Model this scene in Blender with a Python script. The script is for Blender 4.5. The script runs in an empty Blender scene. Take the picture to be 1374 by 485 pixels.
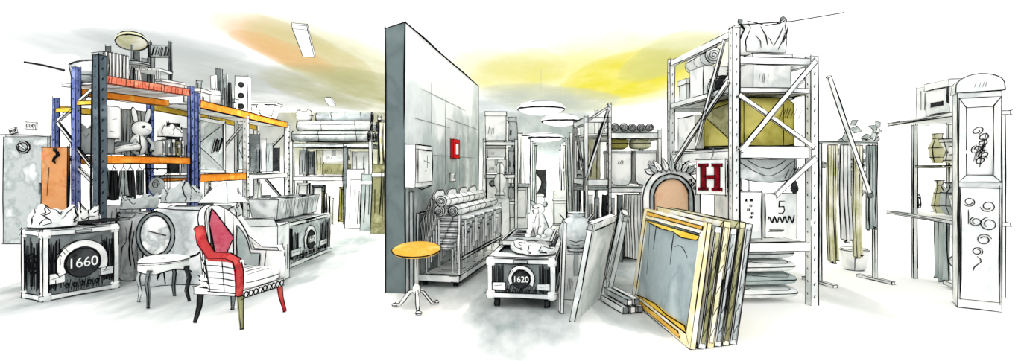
import bpy, bmesh, math, random
from mathutils import Vector, Matrix, noise
RND = random.Random(11)
scene = bpy.context.scene
COL = scene.collection
F, H, HZ = 700.0, 1.45, 225.0       # focal length in pixels, eye height, horizon row
V = Vector
PI = math.pi
def GX(px, d): return (px - 687) / F * d
def Z(py, d): return H - (py - HZ) / F * d
def GD(py): return H * F / (py - HZ)
def rad(a): return a * PI / 180

# ------------------------------------------------------------------ materials
def s2l(c):
    return tuple(((x / 255) / 12.92 if x / 255 <= .04045 else ((x / 255 + .055) / 1.055) ** 2.4) for x in c)
class NT:
    def __init__(s, name):
        s.mat = bpy.data.materials.new(name); s.mat.use_nodes = True
        s.t = s.mat.node_tree; s.t.nodes.clear()
    def n(s, kind, **kw):
        x = s.t.nodes.new(kind)
        for k, v in kw.items(): setattr(x, k, v)
        return x
    def l(s, a, b): s.t.links.new(a, b)
    def math(s, op, a, b=None, c=None, clamp=False):
        x = s.n('ShaderNodeMath', operation=op); x.use_clamp = clamp
        for i, q in enumerate((a, b, c)):
            if q is None: continue
            if isinstance(q, (int, float)): x.inputs[i].default_value = q
            else: s.l(q, x.inputs[i])
        return x.outputs[0]
    def mix(s, fac, a, b, mode='MIX'):
        x = s.n('ShaderNodeMix', data_type='RGBA', blend_type=mode)
        for i, q in ((0, fac), (6, a), (7, b)):
            if isinstance(q, (int, float)): x.inputs[i].default_value = q
            elif isinstance(q, tuple): x.inputs[i].default_value = (*q, 1)
            else: s.l(q, x.inputs[i])
        return x.outputs[2]
    def noise(s, vec, scale, detail=3, rough=.55, dist=0.0):
        x = s.n('ShaderNodeTexNoise'); x.inputs['Scale'].default_value = scale
        x.inputs['Detail'].default_value = detail; x.inputs['Roughness'].default_value = rough
        x.inputs['Distortion'].default_value = dist
        s.l(vec, x.inputs['Vector']); return x
    def ramp(s, fac, stops):
        x = s.n('ShaderNodeValToRGB'); r = x.color_ramp
        while len(r.elements) > 1: r.elements.remove(r.elements[-1])
        for i, (p, c) in enumerate(stops):
            e = r.elements[0] if i == 0 else r.elements.new(p)
            e.position = p; e.color = (c, c, c, 1) if isinstance(c, (int, float)) else (*c, 1)
        s.l(fac, x.inputs[0]); return x.outputs[0]
    def shade(s, col, rough=.9, spec=.0):
        b = s.n('ShaderNodeBsdfPrincipled'); b.inputs['Roughness'].default_value = rough
        b.inputs['Specular IOR Level'].default_value = spec
        if isinstance(col, tuple): b.inputs['Base Color'].default_value = (*col, 1)
        else: s.l(col, b.inputs['Base Color'])
        o = s.n('ShaderNodeOutputMaterial'); s.l(b.outputs[0], o.inputs[0]); return s.mat

def wash(name, base, tint, amount=.5, scale=3.0, seed=0.0, rough=.9, spec=0.0, soft=.12):
    """watercolour surface: base colour with pools of tint, each pool a little darker along its border"""
    t = NT(name)
    tc = t.n('ShaderNodeTexCoord'); mp = t.n('ShaderNodeMapping'); mp.inputs['Location'].default_value = (seed, seed * .7, seed * 1.3)
    t.l(tc.outputs['Object'], mp.inputs['Vector'])
    n = t.noise(mp.outputs[0], scale, 3, .5, .4)
    c = .66 - amount * .34
    pool = t.ramp(n.outputs['Fac'], [(max(0, c - soft), 0.0), (c, .8), (c + .02, .95), (min(.99, c + .09), .62), (1.0, .85)])
    g = t.noise(mp.outputs[0], scale * 9, 2, .6)
    grain = t.ramp(g.outputs['Fac'], [(.3, .78), (.7, 1.0)])
    fac = t.math('MULTIPLY', pool, grain)
    return t.shade(t.mix(fac, s2l(base), s2l(tint)), rough, spec)
def flat(name, c, rough=.9, spec=0.0, var=.06):
    t = NT(name)
    tc = t.n('ShaderNodeTexCoord'); n = t.noise(tc.outputs['Object'], 7, 3)
    k = t.ramp(n.outputs['Fac'], [(.3, 1 - var), (.7, 1.0)])
    return t.shade(t.mix(1.0, s2l(c), k, 'MULTIPLY'), rough, spec)

PAPER = (250, 250, 248)
INKM = flat('ink', (22, 22, 24), .8)
W = wash('white_wash', PAPER, (206, 212, 212), .3, 2.6)
W2 = wash('white_wash_pale', PAPER, (226, 230, 228), .25, 2.2, 3)
WG = wash('white_grey_wash', PAPER, (150, 158, 158), .62, 3.2, 5)
GR = wash('grey_wash', (226, 230, 229), (146, 156, 156), .58, 2.8, 7)
GD_ = wash('grey_dark_wash', (150, 156, 156), (84, 92, 94), .6, 3.0, 9)
BK = wash('black_wash', (74, 76, 78), (26, 27, 29), .7, 4.0, 2)
SL = wash('slate_wash', (112, 124, 132), (66, 78, 88), .6, 2.5, 4)
BL = wash('blue_paint', (150, 164, 214), (78, 96, 164), .5, 6, 1)
OR = wash('orange_paint', (248, 172, 72), (232, 118, 30), .55, 5, 6)
YE = wash('yellow_paint', (250, 222, 110), (236, 184, 40), .5, 5, 8)
RD = wash('red_beam_paint', (244, 170, 140), (222, 92, 62), .5, 7, 3)
WOOD = wash('tan_wash', (226, 176, 126), (196, 124, 70), .55, 3.2, 6)
OCH = wash('ochre_wash', (238, 200, 110), (220, 164, 52), .6, 4.0, 2)
GILT = wash('gilt_wash', (250, 249, 240), (236, 214, 140), .3, 4.5, 4)
OLV = wash('olive_wash', (186, 180, 104), (138, 134, 66), .6, 1.7, 3)
OLY = wash('olive_yellow_wash', (206, 196, 112), (150, 142, 60), .5, 2.0, 1)
OLP = wash('pale_olive_wash', (244, 242, 226), (196, 194, 140), .5, 3.0, 5)
OLD = wash('dark_olive_wash', (182, 180, 140), (116, 116, 76), .55, 3.6, 8)
PINK = wash('pink_wash', (222, 132, 152), (190, 66, 88), .6, 4.0, 2)
RED = wash('red_wash', (206, 84, 80), (158, 34, 44), .6, 5.0, 2)
BLUSH = wash('blush_wash', (240, 214, 182), (226, 178, 140), .55, 2.5, 5)
HRED = wash('letter_red', (146, 22, 34), (86, 8, 18), .5, 14, 2)
GLASSM = wash('mirror_wash', (196, 208, 210), (136, 152, 156), .6, 1.9, 3, .55, .25)
TEAL = wash('green_grey_wash', (206, 214, 212), (140, 156, 154), .6, 1.5, 3)

# ------------------------------------------------------------------ mesh builder with ink strokes
INK = .00102
class MB:
    def __init__(s, d=6.0, k=1.0):
        s.v = []; s.f = []; s.m = []; s.d = d; s.r = INK * d * k; s.strokes = []; s.T = Matrix.Identity(4)
    def at(s, x=0, y=0, z=0, rx=0, ry=0, rz=0):
        s.T = Matrix.Translation((x, y, z)) @ Matrix.Rotation(rad(rz), 4, 'Z') @ Matrix.Rotation(rad(ry), 4, 'Y') @ Matrix.Rotation(rad(rx), 4, 'X'); return s
    def add(s, vs, fs, m=0):
        b = len(s.v); s.v += [s.T @ V(p) for p in vs]; s.f += [tuple(b + i for i in f) for f in fs]; s.m += [m] * len(fs)
    def line(s, pts, k=1.0, jit=1.0, over=0.0):
        p = [s.T @ V(q) for q in pts]
        if over and len(p) > 1:
            a = (p[0] - p[1]); b = (p[-1] - p[-2])
            p[0] = p[0] + a.normalized() * over; p[-1] = p[-1] + b.normalized() * over
        s.strokes.append((p, s.r * k, jit)); return s
    def edge(s, a, b, k=1.0):
        """a pen stroke along an edge: varied weight, a little past the corner, now and then drawn twice"""
        L = (V(b) - V(a)).length
        s.line([a, b], k * RND.uniform(.7, 1.3), 1.0, min(s.r * RND.uniform(0, 5), L * .04))
        if L > s.r * 60 and RND.random() < .3: s.line([V(a).lerp(V(b), RND.uniform(0, .2)), V(a).lerp(V(b), RND.uniform(.7, 1))], k * .7, 2.2)
    def box(s, x0, x1, y0, y1, z0, z1, m=0, ink=True, k=1.0, skip=()):
        c = [(x, y, z) for z in (z0, z1) for y in (y0, y1) for x in (x0, x1)]
        s.add(c, [(0, 2, 3, 1), (4, 5, 7, 6), (0, 1, 5, 4), (1, 3, 7, 5), (3, 2, 6, 7), (2, 0, 4, 6)], m)
        if ink:
            for a, b in ((0, 1), (2, 3), (4, 5), (6, 7), (0, 2), (1, 3), (4, 6), (5, 7), (0, 4), (1, 5), (2, 6), (3, 7)):
                s.edge(c[a], c[b], k)
        return s
    def hexa(s, c, m=0, ink=True, k=1.0):
        """box from 8 corners, bottom four then top four, each counted round"""
        s.add(c, [(3, 2, 1, 0), (4, 5, 6, 7), (0, 1, 5, 4), (1, 2, 6, 5), (2, 3, 7, 6), (3, 0, 4, 7)], m)
        if ink:
            for i in range(4):
                j = (i + 1) % 4
                s.edge(c[i], c[j], k); s.edge(c[4 + i], c[4 + j], k); s.edge(c[i], c[4 + i], k)
        return s
    def plate(s, pts, y0, y1, m=0, ink=True, k=1.0, side=True):
        """outline in x-z pushed from y0 to y1"""
        n = len(pts)
        s.add([(x, y0, z) for x, z in pts] + [(x, y1, z) for x, z in pts],
              [tuple(range(n)), tuple(range(2 * n - 1, n - 1, -1))] + [(i, (i + 1) % n + 0, (i + 1) % n + n, i + n) for i in range(n)], m)
        if ink:
            s.line([(x, y0, z) for x, z in pts] + [(pts[0][0], y0, pts[0][1])], k)
            s.line([(x, y1, z) for x, z in pts] + [(pts[0][0], y1, pts[0][1])], k)
            if side and n <= 8:
                for x, z in pts: s.line([(x, y0, z), (x, y1, z)], k)
        return s
    def lathe(s, prof, n=22, m=0, rings=None, mer=0, k=1.0, sx=1.0, sy=1.0, ph=0.0):
        vs = []; fs = []
        for r, z in prof:
            for i in range(n):
                a = 2 * PI * i / n; vs.append((r * math.cos(a) * sx, r * math.sin(a) * sy, z))
        L = len(prof)
        for j in range(L - 1):
            for i in range(n):
                i2 = (i + 1) % n; fs.append((j * n + i, j * n + i2, (j + 1) * n + i2, (j + 1) * n + i))
        if prof[0][0] > 1e-4: fs.append(tuple(range(n - 1, -1, -1)))
        if prof[-1][0] > 1e-4: fs.append(tuple((L - 1) * n + i for i in range(n)))
        s.add(vs, fs, m)
        for j in (rings if rings is not None else (0, L - 1)):
            r, z = prof[j]
            if r > 1e-3: s.line([(r * math.cos(2 * PI * i / n) * sx, r * math.sin(2 * PI * i / n) * sy, z) for i in range(n + 1)], k, .5)
        for q in range(mer):
            a = ph + 2 * PI * q / mer
            s.line([(r * math.cos(a) * sx, r * math.sin(a) * sy, z) for r, z in prof], k, .5)
        return s
    def tube(s, pts, r, n=8, m=0, r2=None, edge=2, k=1.0):
        """round bar through points; edge = how many ink lines run along it"""
        P_ = [V(p) for p in pts]; L = len(P_); vs = []; ringf = []
        prev = None
        rails = []
        for i, p in enumerate(P_):
            t = (P_[min(i + 1, L - 1)] - P_[max(i - 1, 0)]).normalized()
            if prev is None:
                up = V((0, 0, 1)) if abs(t.z) < .9 else V((1, 0, 0)); a = t.cross(up).normalized()
            else:
                a = (prev - t * prev.dot(t)).normalized()
            b = t.cross(a); prev = a
            rr = r if r2 is None else r + (r2 - r) * i / (L - 1)
            vs += [tuple(p + (a * math.cos(2 * PI * j / n) + b * math.sin(2 * PI * j / n)) * rr) for j in range(n)]
        fs = [(i * n + j, i * n + (j + 1) % n, (i + 1) * n + (j + 1) % n, (i + 1) * n + j) for i in range(L - 1) for j in range(n)]
        fs += [tuple(range(n - 1, -1, -1)), tuple((L - 1) * n + j for j in range(n))]
        s.add(vs, fs, m)
        for e in range(edge):
            j = (e * n) // edge
            s.line([vs[i * n + j] for i in range(L)], k)
        for i in (0, L - 1):
            if edge: s.line([vs[i * n + j % n] for j in range(n + 1)], k * .8, .4)
        return s
    def grid(s, fn, nu, nv, m=0, ul=(), vl=(), k=1.0, closed=False):
        vs = [fn(i / nu, j / nv) for j in range(nv + 1) for i in range(nu + (0 if closed else 1))]
        w = nu if closed else nu + 1
        fs = [(j * w + i, j * w + (i + 1) % w, (j + 1) * w + (i + 1) % w, (j + 1) * w + i) for j in range(nv) for i in range(nu)]
        s.add(vs, fs, m)
        for u in ul: s.line([fn(u, j / nv) for j in range(nv + 1)], k * RND.uniform(.7, 1.2), .5)
        for v in vl: s.line([fn(i / nu, v) for i in range(nu + 1)], k, .5)
        return s
    def ball(s, c, r, e1=1.0, e2=1.0, m=0, n=20, nv=12, ring='xz', k=1.0, eq=False):
        """superquadric: e below 1 squares it off (pillows, sacks)"""
        def sp(w, e): return math.copysign(abs(w) ** e, w)
        def fn(u, v):
            a = 2 * PI * u; b = -PI / 2 + PI * v
            return (c[0] + r[0] * sp(math.cos(b), e1) * sp(math.cos(a), e2), c[1] + r[1] * sp(math.cos(b), e1) * sp(math.sin(a), e2), c[2] + r[2] * sp(math.sin(b), e1))
        s.grid(fn, n, nv, m, closed=True)
        if 'xz' in ring: s.line([fn(0 if q <= nv else .5, (q if q <= nv else 2 * nv - q) / nv) for q in range(2 * nv + 1)], k, .5)
        if 'yz' in ring: s.line([fn(.25 if q <= nv else .75, (q if q <= nv else 2 * nv - q) / nv) for q in range(2 * nv + 1)], k, .5)
        if eq: s.line([fn(q / n, .5) for q in range(n + 1)], k, .5)
        s.fn = fn
        return s
    def hatch(s, o, u, v, n, k=.8, jit=.12, off=0.0):
        """n strokes of direction v set out along u from o, on a face"""
        o, u, v = V(o), V(u), V(v)
        for i in range(n):
            t = (i + .5 + RND.uniform(-.3, .3)) / n
            a = RND.uniform(0, jit); b = 1 - RND.uniform(0, jit * 2.2)
            s.line([o + u * t + v * a, o + u * (t + off) + v * b], k * RND.uniform(.6, 1.3))
        return s
    def curl(s, o, u, v, turns=1.5, r0=1.0, r1=.2, k=.8, ph=0.0):
        o, u, v = V(o), V(u), V(v); n = int(12 * turns) + 2
        s.line([o + (u * math.cos(ph + 2 * PI * turns * i / n) + v * math.sin(ph + 2 * PI * turns * i / n)) * (r0 + (r1 - r0) * i / n) for i in range(n + 1)], k, .5); return s
    def mesh(s, name, mats, smooth=False):
        vs = [tuple(p) for p in s.v]; fs = list(s.f); ms = list(s.m)
        ii = len(mats)
        for pts, r, jit in s.strokes:
            q = [pts[0]]
            for a, b in zip(pts, pts[1:]):
                L = (b - a).length
                k = 1 if len(pts) > 6 else max(1, min(6, int(L / (r * 55)) + 1))
                q += [a.lerp(b, (i + 1) / k) for i in range(k)]
            n = len(q)
            if n < 2: continue
            prev = None; base = len(vs)
            bx = V((RND.uniform(-1, 1), RND.uniform(-1, 1), RND.uniform(-1, 1))) * r * .9 * jit
            for i, p in enumerate(q):
                t = (q[min(i + 1, n - 1)] - q[max(i - 1, 0)])
                if t.length < 1e-9: t = V((0, 0, 1))
                t.normalize()
                if prev is None or abs(prev.dot(t)) > .99:
                    up = V((0, 0, 1)) if abs(t.z) < .9 else V((1, 0, 0)); a = t.cross(up).normalized()
                else: a = (prev - t * prev.dot(t)).normalized()
                b = t.cross(a); prev = a
                w = r * (.55 if i in (0, n - 1) else 1.0) * RND.uniform(.75, 1.25)
                j = (a * RND.uniform(-1, 1) + b * RND.uniform(-1, 1)) * r * .55 * jit
                if 0 < i < n - 1: j += bx * math.sin(PI * i / (n - 1))
                p = p + j
                for e in range(4):
                    an = PI / 4 + e * PI / 2
                    vs.append(tuple(p + (a * math.cos(an) + b * math.sin(an)) * w))
            for i in range(n - 1):
                for e in range(4):
                    e2 = (e + 1) % 4
                    fs.append((base + i * 4 + e, base + i * 4 + e2, base + (i + 1) * 4 + e2, base + (i + 1) * 4 + e)); ms.append(ii)
            fs.append((base + 3, base + 2, base + 1, base)); ms.append(ii)
            e0 = base + (n - 1) * 4; fs.append((e0, e0 + 1, e0 + 2, e0 + 3)); ms.append(ii)
        me = bpy.data.meshes.new(name); me.from_pydata(vs, [], fs)
        for mt in mats: me.materials.append(mt)
        me.materials.append(INKM)
        me.polygons.foreach_set('material_index', ms)
        if smooth: me.polygons.foreach_set('use_smooth', [True] * len(ms))
        me.update(); return me
    def obj(s, name, mats, parent=None, smooth=False, label=None):
        if not isinstance(mats, (list, tuple)): mats = [mats]
        o = bpy.data.objects.new(name, s.mesh(name, mats, smooth)); COL.objects.link(o)
        if parent is not None: o.parent = parent
        if label: o['label'] = label
        return o

def tag(o, label, cat, group=None):
    o['label'] = label; o['category'] = cat
    if group: o['group'] = group
    return o
def thing(name, label, cat, loc=(0, 0, 0), rz=0, group=None, rx=0):
    o = bpy.data.objects.new(name, None); COL.objects.link(o); o.empty_display_size = .1
    o.location = loc; o.rotation_euler = (rad(rx), 0, rad(rz)); return tag(o, label, cat, group)
def put(o, loc, rz=0, rx=0, ry=0):
    o.location = loc; o.rotation_euler = (rad(rx), rad(ry), rad(rz)); return o
def struct(o):
    o['kind'] = 'structure'; return o
def dup(root, loc, rz, label, group=None, rx=0):
    r = root.copy(); COL.objects.link(r); put(r, loc, rz, rx); r['label'] = label
    if group: r['group'] = group
    for ch in list(root.children):
        c = ch.copy(); COL.objects.link(c); c.parent = r
        for g in ch.children:
            e = g.copy(); COL.objects.link(e); e.parent = c
    return r
def text_mesh(body, size, depth=.002):
    cu = bpy.data.curves.new('lettering', 'FONT'); cu.body = body; cu.size = size; cu.extrude = depth
    cu.align_x = 'CENTER'; cu.align_y = 'CENTER'
    ob = bpy.data.objects.new('lettering', cu); COL.objects.link(ob)
    dg = bpy.context.evaluated_depsgraph_get(); dg.update()
    me = bpy.data.meshes.new_from_object(ob.evaluated_get(dg)); bpy.data.objects.remove(ob); return me
def text_obj(body, size, mat, parent, loc, rot, name='lettering', sx=1.0):
    me = text_mesh(body, size); me.materials.clear(); me.materials.append(mat)
    o = bpy.data.objects.new(name, me); COL.objects.link(o); o.parent = parent; o.location = loc; o.rotation_euler = rot; o.scale = (sx, 1, 1); return o
ORD = ['topmost', 'second from the top', 'third from the top', 'fourth from the top', 'fifth from the top', 'lowest', 'lowest', 'lowest']
NTH = ['first', 'second', 'third', 'fourth', 'fifth', 'sixth', 'seventh', 'eighth', 'ninth', 'tenth', 'eleventh', 'twelfth']
# ------------------------------------------------------------------ setting: floor, ceiling, walls
def blobs(t, pos, base, items, warp=.8, wscale=.55, ysc=1.0, dim=1.0, lo=.35):
    """colour washes with a shape of their own, at fixed places of a surface: (axis a, axis b, centre a, centre b, radius a, radius b, colour, strength)"""
    pos0 = pos; mp = t.n('ShaderNodeMapping'); mp.inputs['Scale'].default_value = (1, ysc, 1); t.l(pos0, mp.inputs['Vector']); pos_n = mp.outputs[0]
    n = t.noise(pos_n, wscale, 4, .6)
    sub = t.n('ShaderNodeVectorMath', operation='SUBTRACT'); t.l(n.outputs['Color'], sub.inputs[0]); sub.inputs[1].default_value = (.5, .5, .5)
    sc = t.n('ShaderNodeVectorMath', operation='SCALE'); t.l(sub.outputs[0], sc.inputs[0]); sc.inputs['Scale'].default_value = warp * 2
    sc2 = t.n('ShaderNodeVectorMath', operation='MULTIPLY'); t.l(sc.outputs[0], sc2.inputs[0]); sc2.inputs[1].default_value = (1, 1 / ysc, 1)
    ad = t.n('ShaderNodeVectorMath', operation='ADD'); t.l(pos, ad.inputs[0]); t.l(sc2.outputs[0], ad.inputs[1])
    sp = t.n('ShaderNodeSeparateXYZ'); t.l(ad.outputs[0], sp.inputs[0])
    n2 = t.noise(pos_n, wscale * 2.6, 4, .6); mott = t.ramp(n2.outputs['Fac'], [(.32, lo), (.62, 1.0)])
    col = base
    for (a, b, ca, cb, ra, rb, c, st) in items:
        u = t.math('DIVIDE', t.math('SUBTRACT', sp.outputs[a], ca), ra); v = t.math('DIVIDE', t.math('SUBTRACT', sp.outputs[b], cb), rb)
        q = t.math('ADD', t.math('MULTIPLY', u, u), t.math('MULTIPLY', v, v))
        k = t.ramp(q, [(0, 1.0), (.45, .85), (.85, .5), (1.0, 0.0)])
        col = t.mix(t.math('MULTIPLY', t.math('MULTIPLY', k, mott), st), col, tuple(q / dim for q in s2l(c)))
    return col
CZ = 4.2
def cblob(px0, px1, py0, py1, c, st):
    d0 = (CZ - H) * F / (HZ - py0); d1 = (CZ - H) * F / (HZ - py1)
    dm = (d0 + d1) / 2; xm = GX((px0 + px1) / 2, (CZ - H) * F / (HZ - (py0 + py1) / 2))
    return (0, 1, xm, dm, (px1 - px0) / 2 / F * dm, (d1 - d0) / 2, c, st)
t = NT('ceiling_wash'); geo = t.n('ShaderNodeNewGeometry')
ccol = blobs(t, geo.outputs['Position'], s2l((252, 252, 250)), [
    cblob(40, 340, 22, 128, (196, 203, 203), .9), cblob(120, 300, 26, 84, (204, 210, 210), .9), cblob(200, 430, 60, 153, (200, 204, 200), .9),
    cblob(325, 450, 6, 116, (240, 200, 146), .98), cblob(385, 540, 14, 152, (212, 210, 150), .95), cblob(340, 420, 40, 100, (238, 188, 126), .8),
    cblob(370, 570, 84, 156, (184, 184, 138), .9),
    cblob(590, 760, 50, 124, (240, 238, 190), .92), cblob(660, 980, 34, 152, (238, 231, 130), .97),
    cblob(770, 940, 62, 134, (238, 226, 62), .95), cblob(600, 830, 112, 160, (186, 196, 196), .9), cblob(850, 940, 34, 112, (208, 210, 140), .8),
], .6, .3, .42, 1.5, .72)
di = t.n('ShaderNodeBsdfDiffuse'); tr = t.n('ShaderNodeBsdfTranslucent'); mx = t.n('ShaderNodeMixShader'); mx.inputs[0].default_value = .8
t.l(ccol, di.inputs[0]); t.l(ccol, tr.inputs[0]); t.l(di.outputs[0], mx.inputs[1]); t.l(tr.outputs[0], mx.inputs[2])
o_ = t.n('ShaderNodeOutputMaterial'); t.l(mx.outputs[0], o_.inputs[0]); CEIL = t.mat

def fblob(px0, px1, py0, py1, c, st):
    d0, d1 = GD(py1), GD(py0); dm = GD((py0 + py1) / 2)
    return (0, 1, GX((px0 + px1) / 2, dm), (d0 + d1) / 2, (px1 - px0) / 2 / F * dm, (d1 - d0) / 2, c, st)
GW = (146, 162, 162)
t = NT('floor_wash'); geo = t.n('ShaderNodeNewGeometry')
fcol = blobs(t, geo.outputs['Position'], s2l((252, 252, 251)), [  # open-floor washes, plus shade painted into the colour around and under the furniture
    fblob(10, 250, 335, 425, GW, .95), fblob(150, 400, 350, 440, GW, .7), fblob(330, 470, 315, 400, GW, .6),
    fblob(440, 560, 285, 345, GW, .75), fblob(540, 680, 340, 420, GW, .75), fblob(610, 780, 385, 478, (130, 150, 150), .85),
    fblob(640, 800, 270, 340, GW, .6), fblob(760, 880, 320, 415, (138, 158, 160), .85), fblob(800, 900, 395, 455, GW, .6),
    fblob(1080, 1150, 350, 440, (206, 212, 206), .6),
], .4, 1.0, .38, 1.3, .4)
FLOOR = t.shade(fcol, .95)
t = NT('back_wall_wash'); geo = t.n('ShaderNodeNewGeometry')
wcol = blobs(t, geo.outputs['Position'], s2l((250, 250, 249)), [
    (0, 2, 1.2, 3.2, 5.2, 1.6, (168, 182, 184), .85), (0, 2, -8.5, 3.4, 4.6, 2.2, (190, 190, 150), .97), (0, 2, -14.5, 3.0, 4, 2, (200, 205, 203), .9), (0, 2, 2.6, 1.4, 1.2, 2.6, (170, 186, 190), .7)], .7, .5, 1, 1.6, .7)
WALLB = t.shade(wcol, .95)

def plain(name, x0, x1, y0, y1, z0, z1, mat):
    return struct(MB().box(x0, x1, y0, y1, z0, z1, ink=False).obj(name, mat))
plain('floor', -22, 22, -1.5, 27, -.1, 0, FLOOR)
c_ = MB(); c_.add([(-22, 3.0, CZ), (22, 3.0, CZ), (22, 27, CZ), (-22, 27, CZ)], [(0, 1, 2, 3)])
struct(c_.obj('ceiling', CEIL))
plain('wall_back', -22, 22, 26, 26.2, 0, CZ - .01, WALLB)
# low-key wall with the grey door, behind the blue racking
plain('wall_left', -15.5, -8.35, 9.9, 10.1, 0, 3.6, wash('door_wall_wash', (251, 251, 250), (226, 229, 229), .4, .8, 3))
D_ = 9.9
dr = thing('door_1', 'x', 'door', (GX(38, D_), D_ - .005, 0)); del dr['category']; del dr['label']; struct(dr)
m = MB(D_); m.box(-.42, .42, -.05, -.005, .01, Z(184, D_)); m.line([(-.5, -.06, 2.08), (.5, -.06, 2.03)], 1)
m.obj('door_leaf', GR, dr)
m = MB(D_); m.box(.30, .335, -.1, -.05, .95, 1.15); m.obj('door_handle', GD_, dr)
def rsign():
    o = thing('round_sign', 'round white sign with a diagonal bar on the grey door', 'sign', (GX(36, D_), D_ - .06, Z(198, D_)))
    a = MB(D_).at(rx=90); a.lathe([(.115, 0), (.115, .012)], 24, k=1); a.obj('sign_plate', W, o)
    b = MB(D_).at(rx=90); b.lathe([(.085, .012), (.085, .016)], 24); b.obj('sign_disc', GR, o)
    c = MB(D_).at(y=-.022, ry=40); c.box(-.075, .075, -.004, .002, -.017, .017); c.obj('diagonal_bar', W, o)
rsign()
def wsign(px, py, w, h, label, rot):
    o = thing('wall_sign', label, 'sign', (GX(px, D_), D_ - .004, Z(py, D_)))
    m = MB(D_).at(ry=rot); m.box(-w / 2, w / 2, -.03, 0, -h / 2, h / 2); m.obj('sign_plate', W, o)
    m = MB(D_, .8).at(ry=rot)
    for i in range(3):
        m.curl((-w * .3 + i * w * .3, -.032, 0), (w * .11, 0, 0), (0, 0, h * .28), 1.1, 1, .7)
    m.hatch((-w * .4, -.032, -h * .4), (w * .8, 0, 0), (0, 0, h * .1), 3); m.box(-.002, .002, -.031, -.03, -.002, .002, ink=False); m.obj('lettering', INKM, o)
wsign(43, 169, .2, .13, 'small white notice with scribbled marks above the grey door', 4)
wsign(19, 176, .13, .1, 'tiny tilted white plate beside the notice above the grey door', -14)
cr = MB(D_); 
cr.tube([(GX(36, D_), 9.86, Z(84, D_)), (GX(60, D_), 9.85, Z(88, D_)), (GX(88, D_), 9.86, Z(95, D_))], .018, edge=1); 
tag(cr.obj('wall_conduit', BK), 'dark conduit running along the wall high above the grey door', 'pipe')

# partition
pa = V((-1.47, 6.04)); pb = V((-1.23, 6.0)); u = V((.115, .993)); L = 4.75
PZ = 3.12
t = NT('partition_wash'); geo = t.n('ShaderNodeNewGeometry')
pcol = blobs(t, geo.outputs['Position'], s2l((238, 241, 240)), [
    (1, 2, 6.9, .7, 2.6, 1.3, (132, 147, 146), .95), (1, 2, 9.4, 1.1, 2.2, 1.4, (140, 153, 152), .95), (1, 2, 6.3, 1.8, 1.2, .7, (188, 198, 197), .8), (1, 2, 10.6, 2.0, .7, 1.5, (160, 172, 170), .8)], .4, .9)
PSIDE = t.shade(pcol)
m = MB(6.2, 1.7)
pc = V((pb.x + u.x * L, pb.y + u.y * L)); pd = V((pa.x + u.x * L, pa.y + u.y * L))
lo = [(*pa, 0), (*pb, 0), (*pc, 0), (*pd, 0)]; hi = [(*pa, PZ - .06), (*pb, PZ), (*pc, PZ), (*pd, PZ - .06)]
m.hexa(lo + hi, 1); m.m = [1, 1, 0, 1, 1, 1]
for tt, z0, z1 in ((1.1, 1.9, 2.6), (1.9, 1.2, 2.5), (2.9, .9, 2.0), (3.6, 1.6, 2.4)):
    a = pb + u * tt; m.line([(a.x + .008, a.y, z0), (a.x + .008, a.y, z1)], .3)
for t0, t1, z in ((.3, 2.2, 2.05), (1.2, 4.3, 1.62), (.6, 3.4, 2.45), (2.0, 4.6, 2.2)):
    a = pb + u * t0; b = pb + u * t1; m.line([(a.x + .008, a.y, z), (b.x + .008, b.y, z + .02)], .28)
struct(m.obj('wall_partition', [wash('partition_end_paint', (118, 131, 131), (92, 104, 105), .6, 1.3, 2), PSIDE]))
PRZ = math.degrees(math.atan2(u.y, u.x))      # direction of the partition's face
def onwall(tt, z, off=0.0):
    a = pb + u * tt + V((u.y, -u.x)) * off; return (a.x, a.y, z)

# fire alarm, notice, switch box and conduit fixed to the partition
o = thing('fire_call_point', 'red framed fire call point high on the grey partition', 'alarm', onwall(2.45, 1.6, .004), PRZ)
m = MB(8.4); m.box(-.22, .22, -.05, 0, 0, .30); m.obj('case', flat('alarm_red', (206, 40, 40)), o)
m = MB(8.4); m.box(-.10, .10, -.06, -.05, .06, .24); m.obj('window', W, o)
o = thing('wall_label', 'small white label plate below the red call point on the partition', 'label', onwall(2.35, 1.23, .004), PRZ)
m = MB(8.3); m.box(-.16, .16, -.02, 0, 0, .13); m.hatch((-.12, -.022, .03), (.24, 0, 0), (0, 0, .08), 4); m.obj('plate', W, o)
o = thing('switch_cabinet', 'white electrical box fixed to the partition above the conduit', 'electrical box', onwall(.34, 1.2, .006), PRZ)
m = MB(6.4, 1.3); m.box(-.36, .36, -.12, 0, .02, .52); m.line([(-.36, -.122, .02), (-.1, -.122, -.02), (.36, -.122, .02)]); m.obj('case', W, o)
m = MB(6.4); m.box(-.3, .3, -.135, -.121, .08, .46); m.obj('front_cover', W2, o)
m = MB(6.4); m.line([(.08, -.137, .40), (.08, -.137, .24)]); m.line([(-.06, -.137, .33), (.2, -.137, .30)]); m.box(.0, .03, -.14, -.136, .2, .22, ink=False); m.obj('warning_mark', INKM, o)
o = thing('conduit', 'thin pale conduit running down the partition to the floor behind the stool', 'pipe', onwall(.16, 0, .03), PRZ)
m = MB(6.4); m.box(-.03, .03, -.02, .015, .01, 1.16); m.obj('pipe', GR, o)
m = MB(6.4); m.box(-.05, .05, -.03, -.02, .5, .56); m.obj('bracket', W, o)

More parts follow.
